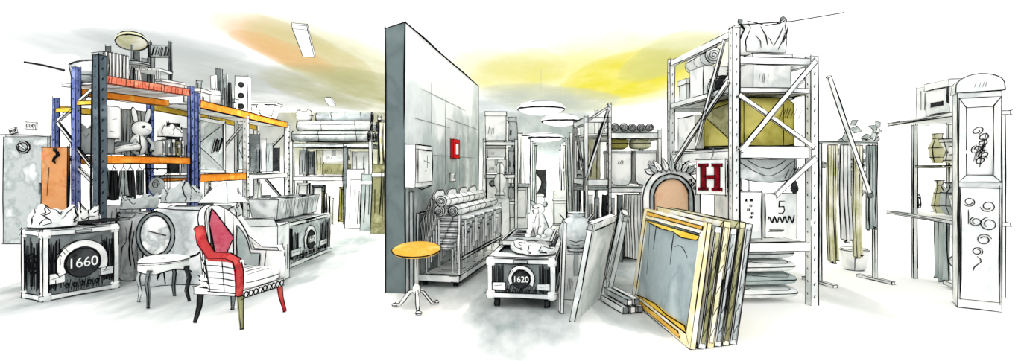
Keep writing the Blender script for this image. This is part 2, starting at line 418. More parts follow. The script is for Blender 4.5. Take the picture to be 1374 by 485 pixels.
# ------------------------------------------------------------------ ceiling lamps
t = NT('lit_lamp'); e_ = t.n('ShaderNodeEmission'); e_.inputs[0].default_value = (1, 1, 1, 1); e_.inputs[1].default_value = .85
o_ = t.n('ShaderNodeOutputMaterial'); t.l(e_.outputs[0], o_.inputs[0]); LAMPM = t.mat
LAMPW = 260
def pend(px, py, d, r, label):
    z = Z(py, d); o = thing('ceiling_lamp', label, 'lamp', (GX(px, d), d, z), 0, 'white round lamps hung over the far aisle')
    m = MB(d); m.lathe([(r * .15, .24), (r * .5, .22), (r * .86, .14), (r, .04), (r * .97, 0), (r * .75, -.09), (r * .35, -.15), (.01, -.17)], 32, rings=(4,), k=1.7); m.line([(-r * .9, -.3 * r, .1), (-r * .3, -.8 * r, .16), (r * .5, -.7 * r, .18)], .8); m.obj('shade', LAMPM, o, True)
    m = MB(d); m.tube([(0, 0, .23), (0, 0, CZ - z - .01)], .006, 6, edge=0); m.obj('rod', GR, o)
    la = bpy.data.lights.new('lamp_light', 'AREA'); la.shape = 'DISK'; la.size = r * 1.4; la.energy = LAMPW * r * r; lo_ = bpy.data.objects.new('lamp_light', la); COL.objects.link(lo_); lo_.parent = o; lo_.location = (0, 0, -.19)
pend(726, 147, 14.6, .68, 'largest round white ceiling lamp over the aisle, first of three')
pend(752, 163, 16.8, .62, 'white round ceiling lamp over the aisle, second of three going deeper')
pend(728, 186, 23.0, .95, 'white round ceiling lamp deepest over the aisle, by the back wall')
def tubelamp(a, b, w, label):
    A = V(a); B = V(b); c = (A + B) / 2; L2 = (B - A).length
    o = thing('strip_light', label, 'lamp', c, math.degrees(math.atan2(B.y - A.y, B.x - A.x)))
    m = MB(10, .9); m.plate([(-L2 / 2, 0), (-L2 / 2 + .1, -.05), (L2 / 2 - .15, -.05), (L2 / 2, 0), (L2 / 2, .03), (-L2 / 2, .03)], -w / 2, w / 2); m.obj('diffuser', LAMPM, o)
    m = MB(10); m.box(-L2 / 2 + .2, L2 / 2 - .2, -w * .3, w * .3, .035, .08); m.obj('housing', GR, o)
    la = bpy.data.lights.new('lamp_light', 'AREA'); la.shape = 'RECTANGLE'; la.size = L2; la.size_y = w; la.energy = 140; lo_ = bpy.data.objects.new('lamp_light', la); COL.objects.link(lo_); lo_.parent = o; lo_.location = (0, 0, -.07)
tubelamp((GX(402, 9.7), 9.7, 4.1), (GX(415, 12.4), 12.4, 4.1), .26, 'white strip light in the orange part of the ceiling')
tubelamp((GX(440, 20), 20, 4.1), (GX(446, 22), 22, 4.1), .26, 'small far strip light in the olive part of the ceiling')
# ------------------------------------------------------------------ kinds of things used more than once
def carton(name, label, cat, w, dp, h, d, mat=None, lid='lid', marks=True, group=None, lidmat=None):
    mat = mat or W; o = thing(name, label, cat, group=group)
    lh = min(.09, h * .22) if lid == 'lid' else 0
    m = MB(d); m.box(-w / 2, w / 2, -dp / 2, dp / 2, .006, h - lh)
    if marks:
        m.hatch((-w * .4, -dp / 2 - .004, h * .2), (w * .3, 0, 0), (w * .04, 0, h * .3), 4, .7)
        m.hatch((w / 2 + .004, -dp * .35, h * .15), (0, dp * .7, 0), (0, 0, h * .55), 5, .7)
    m.obj('body', mat, o)
    if lid == 'lid':
        m = MB(d); e = .012; m.box(-w / 2 - e, w / 2 + e, -dp / 2 - e, dp / 2 + e, h - lh, h); m.obj('lid', lidmat or mat, o)
    elif lid == 'flaps':
        m = MB(d)
        m.hexa([(-w / 2, -dp / 2, h), (w / 2, -dp / 2, h), (w / 2, -dp / 2, h + .012), (-w / 2, -dp / 2, h + .012), (-w / 2, -dp / 2 - .12, h + .1), (w / 2, -dp / 2 - .12, h + .1), (w / 2, -dp / 2 - .12, h + .112), (-w / 2, -dp / 2 - .12, h + .112)]); m.obj('flap', mat, o)
        m = MB(d); m.hexa([(-w / 2 - .13, -dp / 2, h + .07), (-w / 2, -dp / 2, h), (-w / 2, dp / 2, h), (-w / 2 - .13, dp / 2, h + .07), (-w / 2 - .13, -dp / 2, h + .082), (-w / 2, -dp / 2, h + .012), (-w / 2, dp / 2, h + .012), (-w / 2 - .13, dp / 2, h + .082)]); m.obj('flap', mat, o)
    elif lid == 'tape':
        m = MB(d); m.box(-w * .08, w * .08, -dp / 2 - .006, dp / 2 + .006, h * .55, h + .006, k=.7); m.obj('tape', lidmat or GR, o)
    return o
def bin_open(name, label, cat, w, dp, h, d, mat, group=None, lean=.04):
    """open-topped tub, dark inside, rolled rim"""
    o = thing(name, label, cat, group=group)
    m = MB(d); t_ = .025; a, b = w / 2, dp / 2; a2, b2 = a - lean, b - lean
    lo = [(-a2, -b2, .006), (a2, -b2, .006), (a2, b2, .006), (-a2, b2, .006)]; hi = [(-a, -b, h), (a, -b, h), (a, b, h), (-a, b, h)]
    li = [(-a2 + t_, -b2 + t_, .04), (a2 - t_, -b2 + t_, .04), (a2 - t_, b2 - t_, .04), (-a2 + t_, b2 - t_, .04)]
    hi2 = [(-a + t_, -b + t_, h), (a - t_, -b + t_, h), (a - t_, b - t_, h), (-a + t_, b - t_, h)]
    m.add(lo + hi + li + hi2, [(3, 2, 1, 0)] + [(i, (i + 1) % 4, 4 + (i + 1) % 4, 4 + i) for i in range(4)] + [(4 + i, 4 + (i + 1) % 4, 12 + (i + 1) % 4, 12 + i) for i in range(4)]
          + [(12 + i, 12 + (i + 1) % 4, 8 + (i + 1) % 4, 8 + i) for i in range(4)] + [(8, 9, 10, 11)])
    for i in range(4):
        j = (i + 1) % 4; m.line([lo[i], lo[j]]); m.line([hi[i], hi[j]], 1.2); m.line([hi2[i], hi2[j]], .7); m.line([lo[i], hi[i]])
    for q in range(9):
        x = -a + w * (q + .7) / 9.5; m.line([(x, -b - .004, h * .92), (x + .02, -b2 - .004, h * RND.uniform(.1, .4))], .5)
    m.obj('tub', mat, o)
    m = MB(d)
    m.ball((0, 0, h * .62), (a - .06, b - .06, h * .34), .7, .6, ring=''); m.curl((0, -b * .2, h * .97), (a * .5, 0, 0), (0, b * .35, .01), 1.3, 1, .3); m.line([(-a * .6, -b * .5, h * .93), (0, -b * .1, h * .98), (a * .5, b * .2, h * .95)])
    m.obj('contents', W, o, True)
    return o
def roll(name, label, cat, L, r, d, mat, group=None, bands=3, spiral=True, end=None):
    """a rolled length of cloth or carpet lying along x, ends centred on the origin, resting at z=0"""
    o = thing(name, label, cat, group=group)
    m = MB(d).at(z=r + .004, ry=90, x=-L / 2); n = 18
    m.lathe([(r, 0), (r, L)], n, rings=(0, 1), mer=0)
    m.at()
    for a in (20, 160, 250): m.line([(-L / 2, r * math.cos(rad(a)) * 1.0, r + .004 + r * math.sin(rad(a))), (L / 2, r * math.cos(rad(a)), r + .004 + r * math.sin(rad(a)))], .8)
    for q in range(bands):
        x = -L / 2 + L * (q + .6 + RND.uniform(-.1, .1)) / bands
        m.line([(x + .02 * math.sin(i), r * 1.01 * math.cos(2 * PI * i / 14), r + .004 + r * 1.01 * math.sin(2 * PI * i / 14)) for i in range(15)], .7, .5)
    m.obj('cloth', mat, o, True)
    for sx, nm in ((-1, 'rolled_end'), (1, 'rolled_end')):
        m = MB(d).at(x=sx * (L / 2 + .004), z=r + .004, ry=90)
        m.lathe([(r * .62, -.004), (r * .62, .004)], 14, rings=())
        if spiral: m.curl((0, 0, sx * .006), (0, 1, 0), (1, 0, 0), 2.4, r * .8, r * .12, .8)
        m.obj(nm, end or mat, o)
    return o
def board(name, label, cat, w, h, t_, d, mat, group=None, edge=None, marks=3, top=0.0):
    """a plank or panel on end: face board and a batten"""
    o = thing(name, label, cat, group=group)
    m = MB(d); m.hexa([(-w / 2, 0, 0.004), (w / 2, 0, .004), (w / 2, t_, .004), (-w / 2, t_, .004), (-w / 2, 0, h), (w / 2, 0, h + top), (w / 2, t_, h + top), (-w / 2, t_, h)])
    for i in range(marks):
        x = -w / 2 + w * (i + 1) / (marks + 1) + RND.uniform(-.1, .1) * w; m.line([(x, -.004, h * RND.uniform(.05, .35)), (x + RND.uniform(-.05, .05) * w, -.004, h * RND.uniform(.6, .97))], RND.uniform(.6, 1.6))
    m.obj('board_face', mat, o)
    if edge:
        m = MB(d); m.box(-w / 2 - .004, w / 2 + .004, -.012, t_ + .006, h * .82, h * .88, k=.7); m.obj('batten', edge, o)
    return o
def frame(name, label, cat, w, h, bar, t_, d, fm, pm, group=None, art=None, glass='picture'):
    """picture or mirror frame standing on z=0, face to -y"""
    o = thing(name, label, cat, group=group)
    m = MB(d); b = bar
    O = [(-w / 2, .006), (w / 2, .006), (w / 2, h), (-w / 2, h)]; I = [(-w / 2 + b, b), (w / 2 - b, b), (w / 2 - b, h - b), (-w / 2 + b, h - b)]
    for i in range(4):
        j = (i + 1) % 4; m.plate([O[i], O[j], I[j], I[i]], 0, t_)
    m.obj('moulding', fm, o)
    m = MB(d); m.box(-w / 2 + b * .9, w / 2 - b * .9, t_ * .4, t_ * .7, b * .9, h - b * .9, ink=False)
    if art: art(m, w, h, t_)
    m.obj(glass, pm, o); return o
def cushion(name, label, w, dp, h, d, mat, group=None, cat='cushion'):
    o = thing(name, label, cat, group=group)
    m = MB(d); m.ball((0, 0, h / 2 + .006), (w / 2, dp / 2, h / 2), .55, .32, n=28, nv=10, ring='xz', eq=True)
    m.line([m.fn(.62 + .26 * i / 8, .72 + .1 * math.sin(i)) for i in range(9)], .7); m.line([m.fn(.6 + .1 * i / 4, .55 + .06 * i) for i in range(5)], .7)
    m.obj('cover', mat, o, True); return o
def drape(name, label, cat, w, dp, h, d, mat, folds=9, flare=.12, amp=.05, group=None, seed=1, dip=.03, topmat=None):
    """a cloth thrown over a table or a pile, hanging to the floor in folds"""
    o = thing(name, label, cat, group=group); rr = random.Random(seed)
    ph = [rr.uniform(0, 6) for _ in range(4)]
    def base(u):
        a = 2 * PI * u; e = .45
        return math.copysign(abs(math.cos(a)) ** e, math.cos(a)) * w / 2, math.copysign(abs(math.sin(a)) ** e, math.sin(a)) * dp / 2
    def fn(u, v):
        x, y = base(u); a = 2 * PI * u
        if v < .12:
            q = v / .12; return V((x * (.2 + .8 * q), y * (.2 + .8 * q), h + dip * math.sin(a * 3 + ph[0]) * q - .02 * q * q))
        q = (v - .12) / .88
        f = 1 + flare * q + amp * q ** .6 * 2 * (math.sin(folds * a + ph[1] + q) + .5 * math.sin(2 * folds * a + ph[2]))
        return V((x * f, y * f, h * (1 - q) - .03 + .035 * q + dip * math.sin(a * 3 + ph[0]) * (1 - q)))
    m = MB(d); m.grid(fn, 96, 12, closed=True, vl=[.12, 1.0])
    for i in range(folds * 5):
        u = (i + rr.uniform(.2, .8)) / (folds * 3); v0 = rr.uniform(.1, .5); v1 = rr.uniform(v0 + .3, 1.0)
        m.line([fn(u + .012 * math.sin(q_ * .7 + i), v0 + (v1 - v0) * q_ / 8) for q_ in range(9)], rr.uniform(1.0, 2.2), .6)
    m.add([fn(i / 24, 0) for i in range(24)], [tuple(range(24))])
    m.obj('cloth', mat, o, True); return o
def heap(name, label, cat, w, dp, h, d, mat, seed=1, lumps=5, group=None, peaks=1.0):
    """crumpled cloth lying in a heap: a squarish mound pushed about by folds"""
    o = thing(name, label, cat, group=group); rr = random.Random(seed); S = V((seed * 3.7, seed * 1.9, seed * .6))
    A = [(rr.uniform(0, 6), rr.randint(2, 4), rr.uniform(.04, .10)) for _ in range(4)]
    pk = [(rr.uniform(0, 1), rr.uniform(.3, .8), rr.uniform(.4, 1.0) * peaks) for _ in range(lumps)]
    def fn(u, v):
        a = 2 * PI * u; b = PI / 2 * v
        R = 1 + sum(k * math.sin(n_ * a + p) for p, n_, k in A)
        r = max(0.0, math.cos(b)) ** .42; zz = max(0.0, math.sin(b)) ** .75
        ca, sa = math.copysign(abs(math.cos(a)) ** .7, math.cos(a)), math.copysign(abs(math.sin(a)) ** .7, math.sin(a))
        q = V((ca * r * 1.3, sa * r * 1.3, zz * 1.2)) + S
        f = 1 + .22 * noise.noise(q * 1.7) * min(1, v * 3) + .05 * (1 - abs(noise.noise(q * 3.3)) * 2) * min(1, v * 3)
        z = h * zz * (.72 + .5 * noise.noise(q * 1.4))
        for pu, pv, s_ in pk:
            da = abs((u - pu + .5) % 1 - .5)
            z += h * .45 * s_ * math.exp(-(da / .09) ** 2 - ((v - pv) / .16) ** 2)
        return V((ca * w / 2 * R * r * f, sa * dp / 2 * R * r * f, .006 + max(0, z)))
    m = MB(d); m.grid(fn, 56, 16, closed=True, vl=[0.0])
    for pu, pv, s_ in pk:
        m.line([fn(pu + rr.uniform(-.02, .02), pv + (.08 - pv) * i / 7) for i in range(8)], rr.uniform(.8, 1.4), .6)
        m.line([fn(pu + (.05 + .14 * i / 7) * rr.choice((-1, 1)), min(.95, pv + .05 * math.sin(i * .9))) for i in range(8)] if 0 else [fn(pu + .02 + .13 * i / 7, min(.95, pv + .08 * math.sin(i * .9))) for i in range(8)], rr.uniform(.7, 1.2), .6)
    for q_ in range(4):
        u0 = rr.random(); v0 = rr.uniform(.2, .8); du = rr.uniform(-.2, .2); dv = rr.uniform(-.15, .2)
        m.line([fn(u0 + du * i / 8, min(.96, max(.03, v0 + dv * i / 8))) for i in range(9)], rr.uniform(.7, 1.2), .6)
    m.obj('cloth', mat, o, True); return o
def sheet(name, label, cat, w, h, d, mat, folds=5, amp=.04, group=None, seed=1, taper=.0, rail=None):
    """cloth hanging in folds from its top edge at z=h, with some depth"""
    o = thing(name, label, cat, group=group); rr = random.Random(seed); ph = rr.uniform(0, 6)
    def fn(u, v, s=0):
        q = 1 - v; x = (u - .5) * w * (1 - taper * q)
        return V((x + .02 * math.sin(5 * v + ph) * q, amp * (.3 + .7 * q) * math.sin(folds * 2 * PI * u + ph) + s, h * v + .01 + .02 * math.sin(7 * u + ph) * q))
    m = MB(d)
    m.grid(lambda a, b: fn(a, b, 0), folds * 8, 8, ul=[0, 1] + [(i + rr.uniform(.2, .8)) / (folds * 1.6) for i in range(int(folds * 1.6))], vl=[0, 1])
    m.grid(lambda a, b: fn(a, b, .02), folds * 8, 8)
    m.obj('cloth', mat, o, True)
    if rail:
        m = MB(d); m.tube([(-w / 2 - .04, .01, h + .025), (w / 2 + .04, .01, h + .025)], .014, 6, edge=1); m.obj('rail', rail, o)
    return o

class Rack:
    """pallet racking: x runs along the front beams, y to the back"""
    def __init__(s, name, label, loc, rz, d, cat='rack', group=None):
        s.o = thing(name, label, cat, (loc[0], loc[1], 0), rz, group); s.O = V(loc); a = rad(rz); s.u = V((math.cos(a), math.sin(a))); s.n = V((-math.sin(a), math.cos(a))); s.rz = rz; s.d = d
    def post(s, x, y, h, mat, w=.075, dots=True, k=1.0, d=None, z0=0):
        m = MB(d or s.d, k); m.box(x - w / 2, x + w / 2, y - w / 2, y + w / 2, z0, h)
        if dots:
            for i in range(int((h - z0) / .13)):
                z = z0 + .08 + i * .13
                m.line([(x - .006, y - w / 2 - .004, z), (x + .006, y - w / 2 - .004, z + .03)], 1.1, .3); m.line([(x + w / 2 + .004, y - .004, z + .03), (x + w / 2 + .004, y + .006, z + .05)], 1.0, .3)
                m.line([(x - w / 2 - .004, y - .004, z + .03), (x - w / 2 - .004, y + .006, z + .05)], 1.0, .3)
        m.obj('upright', mat, s.o); return s
    def beam(s, x0, x1, y, z, mat, h=.11, t=.05, hatch=0, y1=None, d=None, name='beam'):
        """z is the top of the beam"""
        m = MB(d or s.d)
        y1 = y if y1 is None else y1
        m.hexa([(x0, y - t / 2, z - h), (x1, y1 - t / 2, z - h), (x1, y1 + t / 2, z - h), (x0, y + t / 2, z - h), (x0, y - t / 2, z), (x1, y1 - t / 2, z), (x1, y1 + t / 2, z), (x0, y + t / 2, z)])
        if hatch: m.hatch((x0, y - t / 2 - .004, z - h), (x1 - x0, y1 - y, 0), (.01, 0, h), hatch, .7)
        m.obj(name, mat, s.o); return s
    def side(s, x, y0, y1, z, mat, h=.09, t=.05, d=None):
        m = MB(d or s.d); m.box(x - t / 2, x + t / 2, y0, y1, z - h, z); m.obj('side_beam', mat, s.o); return s
    def brace(s, a, b, mat, w=.035, d=None, t=.02):
        A, B = V(a), V(b); D = (B - A).normalized(); nn = V((0, 1, 0)) if abs(D.y) < .5 else V((1, 0, 0)); q = D.cross(nn).normalized() * w / 2; p = D.cross(q).normalized() * t / 2
        m = MB(d or s.d); m.hexa([A - q - p, A + q - p, A + q + p, A - q + p, B - q - p, B + q - p, B + q + p, B - q + p]); m.obj('brace', mat, s.o); return s
    def deck(s, x0, x1, y0, y1, z, mat, d=None):
        m = MB(d or s.d, .8); m.box(x0, x1, y0, y1, z - .03, z)
        for i in range(3):
            x = x0 + (x1 - x0) * (i + 1) / 4; m.line([(x, y0, z - .033), (x, y1, z - .033)], .5)
        m.obj('deck', mat, s.o); return s
    def w(s, x, y, z=0):
        p = s.O + s.u * x + s.n * y; return V((p.x, p.y, z))
    def xat(s, px, y=0):
        k = (px - 687) / F; ox, oy = s.O.x + s.n.x * y, s.O.y + s.n.y * y
        return (k * oy - ox) / (s.u.x - k * s.u.y)
    def span(s, px0, px1, pyt, y, z):
        """along-rack centre and width and height of something seen between two columns up to a row, standing at depth y on level z"""
        a, b = s.xat(px0, y), s.xat(px1, y); c = (a + b) / 2; p = s.w(c, y)
        return c, abs(b - a), Z(pyt, p.y) - z
def on(rk, o, x, y, z, rz=0, rx=0, ry=0):
    return put(o, rk.w(x, y, z + .005 + .003 * rk.d), rk.rz + rz, rx, ry)

def flight_case(label, loc, rz, L, Wd, Hh, num, d, casters=False, top='lid', facem=None):
    """local x along the badge face, badge face to -y"""
    z0 = .11 if casters else .006
    o = thing('flight_case', label, 'flight case', loc, rz)
    a, b, fb = L / 2, Wd / 2, .055
    facem = facem or GD_
    m = MB(d); m.box(-a + .012, a - .012, -b + .012, b - .012, z0 + .01, Hh - .02, ink=False)
    F_ = -b + .008
    for (x0, x1) in ((-a + fb, -a * .52), (a * .52, a - fb)):
        m.hatch((x0, F_, z0 + Hh * .1), (x1 - x0, 0, 0), (0, 0, (Hh - z0) * .78), 13, 1.3)
    m.hatch((-a * .55, F_, z0 + fb), (a * 1.1, 0, 0), (.02, 0, (Hh - z0) * .2), 16, 1.2)
    for sx in (-1, 1):
        m.hatch((sx * (a - .008), -b + fb, z0 + .08), (0, Wd - 2 * fb, 0), (0, 0, (Hh - z0) * .8), 12, 1.3)
        m.curl((sx * (a - .004), 0, z0 + (Hh - z0) * .5), (0, 1, 0), (0, 0, 1), 2.1, min(Wd, Hh) * .3, .05, 1.2)
    m.obj('panel_body', facem, o)
    m = MB(d, 1.2); t_ = fb
    for z in (z0, Hh - t_):
        for y in (-b, b - t_): m.box(-a, a, y, y + t_, z, z + t_)
        for x in (-a, a - t_): m.box(x, x + t_, -b, b, z, z + t_)
    for x in (-a, a - t_):
        for y in (-b, b - t_): m.box(x, x + t_, y, y + t_, z0, Hh)
    m.obj('edge_frame', W, o)
    for x in (-a + .035, a - .035):
        for y in (-b + .035, b - .035):
            for z in (z0 + .035, Hh - .035):
                m = MB(d); m.ball((x, y, z), (.05, .05, .05), .5, .5, n=10, nv=6, ring='xz'); m.obj('corner', W2, o, True)
    zc = z0 + (Hh - z0) * .48; R = (Hh - z0) * .34
    ay = -b + .012
    m = MB(d)
    arc = [(R * math.cos(rad(q)), zc + R * math.sin(rad(q))) for q in range(-30, 211, 12)]; ai = [(R * .7 * math.cos(rad(q)), zc + R * .7 * math.sin(rad(q))) for q in range(210, -31, -12)]
    m.plate(arc + ai, ay - .014, ay, side=False)
    m.hatch((-R * .8, ay - .016, zc + R * .35), (R * .3, 0, R * .2), (-R * .12, 0, R * .18), 3, 1.0); m.obj('badge_arch', W, o)
    m = MB(d).at(0, ay - .001, zc, rx=90); m.lathe([(R * .64, 0), (R * .64, .02)], 26, rings=(0, 1)); 
    bd = m.obj('badge', BK, o)
    text_obj(num, R * .62, W, bd, (0, ay - .023, zc), (PI / 2, 0, 0), sx=.95)
    for sx, w_, h_ in ((-1, .2, .13), (1, .19, .11)):
        x = sx * a * .66; z = z0 + (Hh - z0) * .3
        m = MB(d); m.box(x - w_ * a, x + w_ * a, ay - .012, ay, z - h_ * Hh * .55, z + h_ * Hh * .55); m.line([(x - w_ * a * .6, ay - .014, z), (x + w_ * a * .5, ay - .014, z + .01)], .8); m.box(x - w_ * a * .5, x - w_ * a * .3, ay - .014, ay - .011, z - .02, z - .01, ink=False)
        m.obj('label_plate', W, o)
    m = MB(d, 1.1); z = z0 + (Hh - z0) * .17
    for q in range(5): m.curl(((-.2 + q * .1) * L, ay - .004, z), (.03 * L, 0, 0), (0, 0, .03), 1.3, 1, .5)
    m.line([(-.23 * L, ay - .004, z - .03), (0, ay - .004, z - .026), (.23 * L, ay - .004, z - .03)], .8)
    m.box(-.004, .004, ay - .004, ay, z, z + .008, ink=False); m.obj('stencil_mark', INKM, o)
    m = MB(d); m.box(-.1 * L, .1 * L, -b - .025, -b - .002, Hh - .045, Hh - .02); m.obj('latch', GR, o)
    if top == 'lid':
        m = MB(d); m.box(-a + .03, a - .03, -b + .03, b - .03, Hh - .02, Hh + .004, ink=False)
        m.hatch((-a + .06, -b + .06, Hh + .006), (L - .12, 0, 0), (.03, Wd * .8, 0), 14, .7); m.obj('lid', GR, o)
    else:
        m = MB(d); y1 = -b + .3
        m.box(-a + .004, a - .004, -b + .004, y1, Hh - .02, Hh + .01); m.obj('lid', W, o)
    if casters:
        for x in (-a + .09, a - .09):
            for y in (-b + .1, b - .1):
                m = MB(d); m.box(x - .03, x + .03, y - .04, y + .04, .085, .108); c = m.obj('caster', BK, o)
                m = MB(d).at(x - .022, y, .045, ry=90); m.lathe([(.042, 0), (.042, .044)], 14); m.obj('wheel', BK, c)
    return o
# ------------------------------------------------------------------ flight case on the far side, the board behind it
cx = V((-5.04, 5.6)) + V((.42, .907)) * .37 + V((-.907, .42)) * .22
flight_case('black and white flight case numbered 1660 beside the tan board', (cx.x, cx.y, 0), 65.2, .74, .44, .76, '1660', 5.9)
q = lambda x, y, z=0.78: (cx.x + .42 * x - .907 * y, cx.y + .907 * x + .42 * y, z)
put(heap('cloth_heap', 'crumpled white cloth lying on the flight case in front of the tan board', 'cloth', .38, .3, .2, 5.8, W, 3, 6), q(-.17, .03), 20)
put(heap('cloth_heap', 'small white cloth bundle on the flight case beside the crumpled cloth', 'cloth', .2, .2, .18, 5.9, W, 8, 6), q(.21, .08), 60)
o = thing('hand_tool', 'dark flat tool lying on top of the numbered flight case by its edge', 'tool', q(.2, -.15, .8), 65)
m = MB(5.8); m.plate([(-.2, .004), (.2, .004), (.2, .03), (.05, .045), (-.2, .03)], -.03, .03); m.obj('blade', BK, o)
m = MB(5.8); m.box(.2, .32, -.022, .022, .006, .032); m.obj('handle', GD_, o)
o = thing('wooden_board', 'tall tan wooden board with a dark hook behind the flight case', 'board', (GX(72, 6.44), 6.44, 0), 14, rx=-1)
m = MB(6.7, 1.3); m.box(-.135, .135, 0, .035, .006, 1.70)
m.line([(-.08, -.004, 1.1), (-.06, -.004, 1.45)], .5); m.obj('panel', WOOD, o)
m = MB(6.7, 2.6); m.line([(.0, -.008, 1.66), (.03, -.012, 1.64), (.035, -.012, 1.60), (.0, -.012, 1.57), (-.01, -.012, 1.53), (.01, -.012, 1.5)], 1, .3); m.box(-.02, .02, -.008, 0, 1.65, 1.69, ink=False); m.obj('hook', BK, o)

# ------------------------------------------------------------------ blue and orange pallet racking, near bay
RA = Rack('pallet_rack', 'blue pallet rack with orange and red beams, bay next to the tan board', (-5.20, 6.58), 72.5, 6.6)
LA = RA.xat(256, 0)
RA.post(0, 0, 2.86, SL, .10, k=1.3).post(0, .42, 2.74, BL, .07).post(0, .8, 2.36, BL, .05)
RA.post(LA, 0, 2.66, BL, .06, d=7.6).post(LA, .8, 2.5, BL, .05, d=7.8)
RA.beam(.05, LA - .03, 0, 2.62, RD, .10, hatch=22).beam(.05, LA - .03, .42, 2.47, OR, .09).beam(.03, LA - .03, .8, 2.26, YE, .08)
RA.beam(.05, LA - .03, 0, 1.60, OR, .10).beam(.03, LA - .03, .8, 1.60, OR, .10)
RA.side(0, .05, .4, 2.30, YE, .05, .03).side(0, .44, .78, 2.22, YE, .05, .03)
RA.brace((0, .03, 2.5), (0, .78, 2.05), W).brace((0, .78, 2.05), (0, .03, 1.35), W).brace((0, .03, 1.2), (0, .78, 1.7), W).brace((0, .4, 1.0), (0, .03, .7), W)
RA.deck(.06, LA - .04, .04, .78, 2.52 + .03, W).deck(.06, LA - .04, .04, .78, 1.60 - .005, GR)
RA.brace((.05, .05, 2.48), (.4, .7, 2.48), BL, .04)
RAZ, RAM = 2.56, 1.60
def setA(o, px, y, z, rz=0, rx=0, ry=0): return on(RA, o, RA.xat(px, y), y, z, rz, rx, ry)
def boxA(name, label, cat, px0, px1, pyt, y, z, dp, **k):
    c, w, h = RA.span(px0, px1, pyt, y, z); o = carton(name, label, cat, w, dp, max(h - .012, .05), 7, **k); return on(RA, o, c, y, z)
# on the top deck
c, w, h = RA.span(112, 152, 62, .4, RAZ)
o = thing('tub_chair', 'pale curved tub chair lying on the rack top behind the dark post', 'chair')
m = MB(6.8)
arc = [(-.20 + .02 * i, .0) for i in range(1)]
def shell(u, v):
    a = PI * (.05 + .9 * u); r = .2 + .05 * v
    return V((-r * math.cos(a) * 1.1, r * math.sin(a) * .8 - .05, .02 + .34 * v * (.65 + .35 * math.sin(a))))
m.grid(shell, 18, 6, ul=[0, .3, .5, .7, 1], vl=[0, 1]); m.grid(lambda a, b: shell(a, b) * .93 + V((0, 0, .012)), 18, 6, vl=[1]); m.obj('back_shell', W, o, True)
m = MB(6.8); m.ball((0, 0.0, .1), (.19, .16, .07), .5, .5, eq=True); m.obj('seat', GR, o, True)
on(RA, o, .27, .63, RAZ, -60); o.scale = (.78, .78, .95)
# slatted crate
o = thing('slatted_crate', 'slatted pale crate on the rack top under the disc lamp', 'crate'); m = MB(6.9)
for i in range(7): m.box(-.15 + i * .046, -.15 + i * .046 + .028, -.12, -.1, .01, .36, k=.8)
m.obj('slat_front', W, o); m = MB(6.9); m.box(-.16, .16, -.1, .1, .006, .05); m.box(-.16, .16, -.1, .1, .33, .36); m.obj('crate_body', GR, o); m = MB(6.9); m.box(-.15, .15, .08, .1, .05, .33); m.obj('slat_back', GD_, o)
on(RA, o, .27, .2, RAZ)
# disc lamp on a stand
o = thing('disc_lamp', 'standing lamp with a wide disc shade on the rack top', 'lamp'); m = MB(7)
m.lathe([(.11, .006), (.11, .025), (.015, .04)], 16); m.obj('base', GR, o); m = MB(7); m.tube([(0, 0, .04), (0, 0, .60)], .012, 6, edge=1); m.obj('stand', GD_, o)
m = MB(7); m.at(z=.64, rx=-24).lathe([(.05, -.01), (.16, -.005), (.19, 0), (.195, .02), (.16, .07), (.06, .10), (.01, .105)], 26, rings=(2, 4), mer=0, k=1.4); m.obj('shade', OLP, o, True)
on(RA, o, .72, .43, RAZ, -35)
o = thing('stool', 'small round stool with thin legs on the rack top below the disc lamp', 'stool'); m = MB(7)
m.at(z=.27).lathe([(.14, 0), (.16, .02), (.15, .05), (.03, .07), (.01, .07)], 22, rings=(0, 1, 2)); m.obj('seat', GR, o, True)
for i in range(3):
    a = 2 * PI * i / 3 + .4; m = MB(7); m.tube([(.11 * math.cos(a), .11 * math.sin(a), .006), (.06 * math.cos(a), .06 * math.sin(a), .27)], .012, 6, edge=2); m.obj('leg', W, o)
on(RA, o, .62, .2, RAZ)
# side chair
o = thing('side_chair', 'upright wooden chair with slatted back on the rack top', 'chair'); m = MB(7.4)
m.box(-.17, .17, -.16, .16, .26, .30); m.hatch((-.17, -.165, .27), (.34, 0, 0), (.0, 0, .02), 8); m.obj('seat', W, o)
for x in (-.15, .15):
    m = MB(7.4); m.box(x - .016, x + .016, -.155, -.125, .006, .26); m.obj('leg', W, o)
    m = MB(7.4); m.box(x - .016, x + .016, .125, .155, .006, .74); m.obj('leg', GD_, o)
m = MB(7.4, 1.3); m.box(-.15, .15, .125, .15, .52, .7); m.hatch((-.14, .12, .53), (.28, 0, 0), (.03, 0, .15), 9, 1.2); m.obj('backrest', GR, o)
on(RA, o, 1.03, .40, RAZ, -70)
o = carton('storage_box', 'long white box lying on the rack top in front of the slatted-back chair', 'box', .36, .09, .12, 7, W); on(RA, o, 1.04, .085, RAZ)
for i, (px, hh, mt) in enumerate(((236, .62, GD_), (243, .5, GR), (249, .66, W))):
    o = board('plank', '%s upright plank behind the slatted-back chair on the rack top' % ('dark short', 'grey shortest', 'white tallest')[i], 'plank', .07, hh, .03, 7.6, mt, 'planks on the near rack top', marks=1); on(RA, o, .98 + .12 * i, .68, RAZ, -40)
for i, px in enumerate((196, 203, 210)):
    o = board('lath', ('thin leaning lath beside the stool on the rack top', 'second thin lath on the rack top, between stool and chair', 'third thin lath on the rack top, against the upright chair')[i], 'lath', .035, .36 + .05 * i, .02, 7, GR, 'laths on the near rack top', marks=1); on(RA, o, .80 + .065 * i - .06, .64, RAZ, 0, 0, 3)
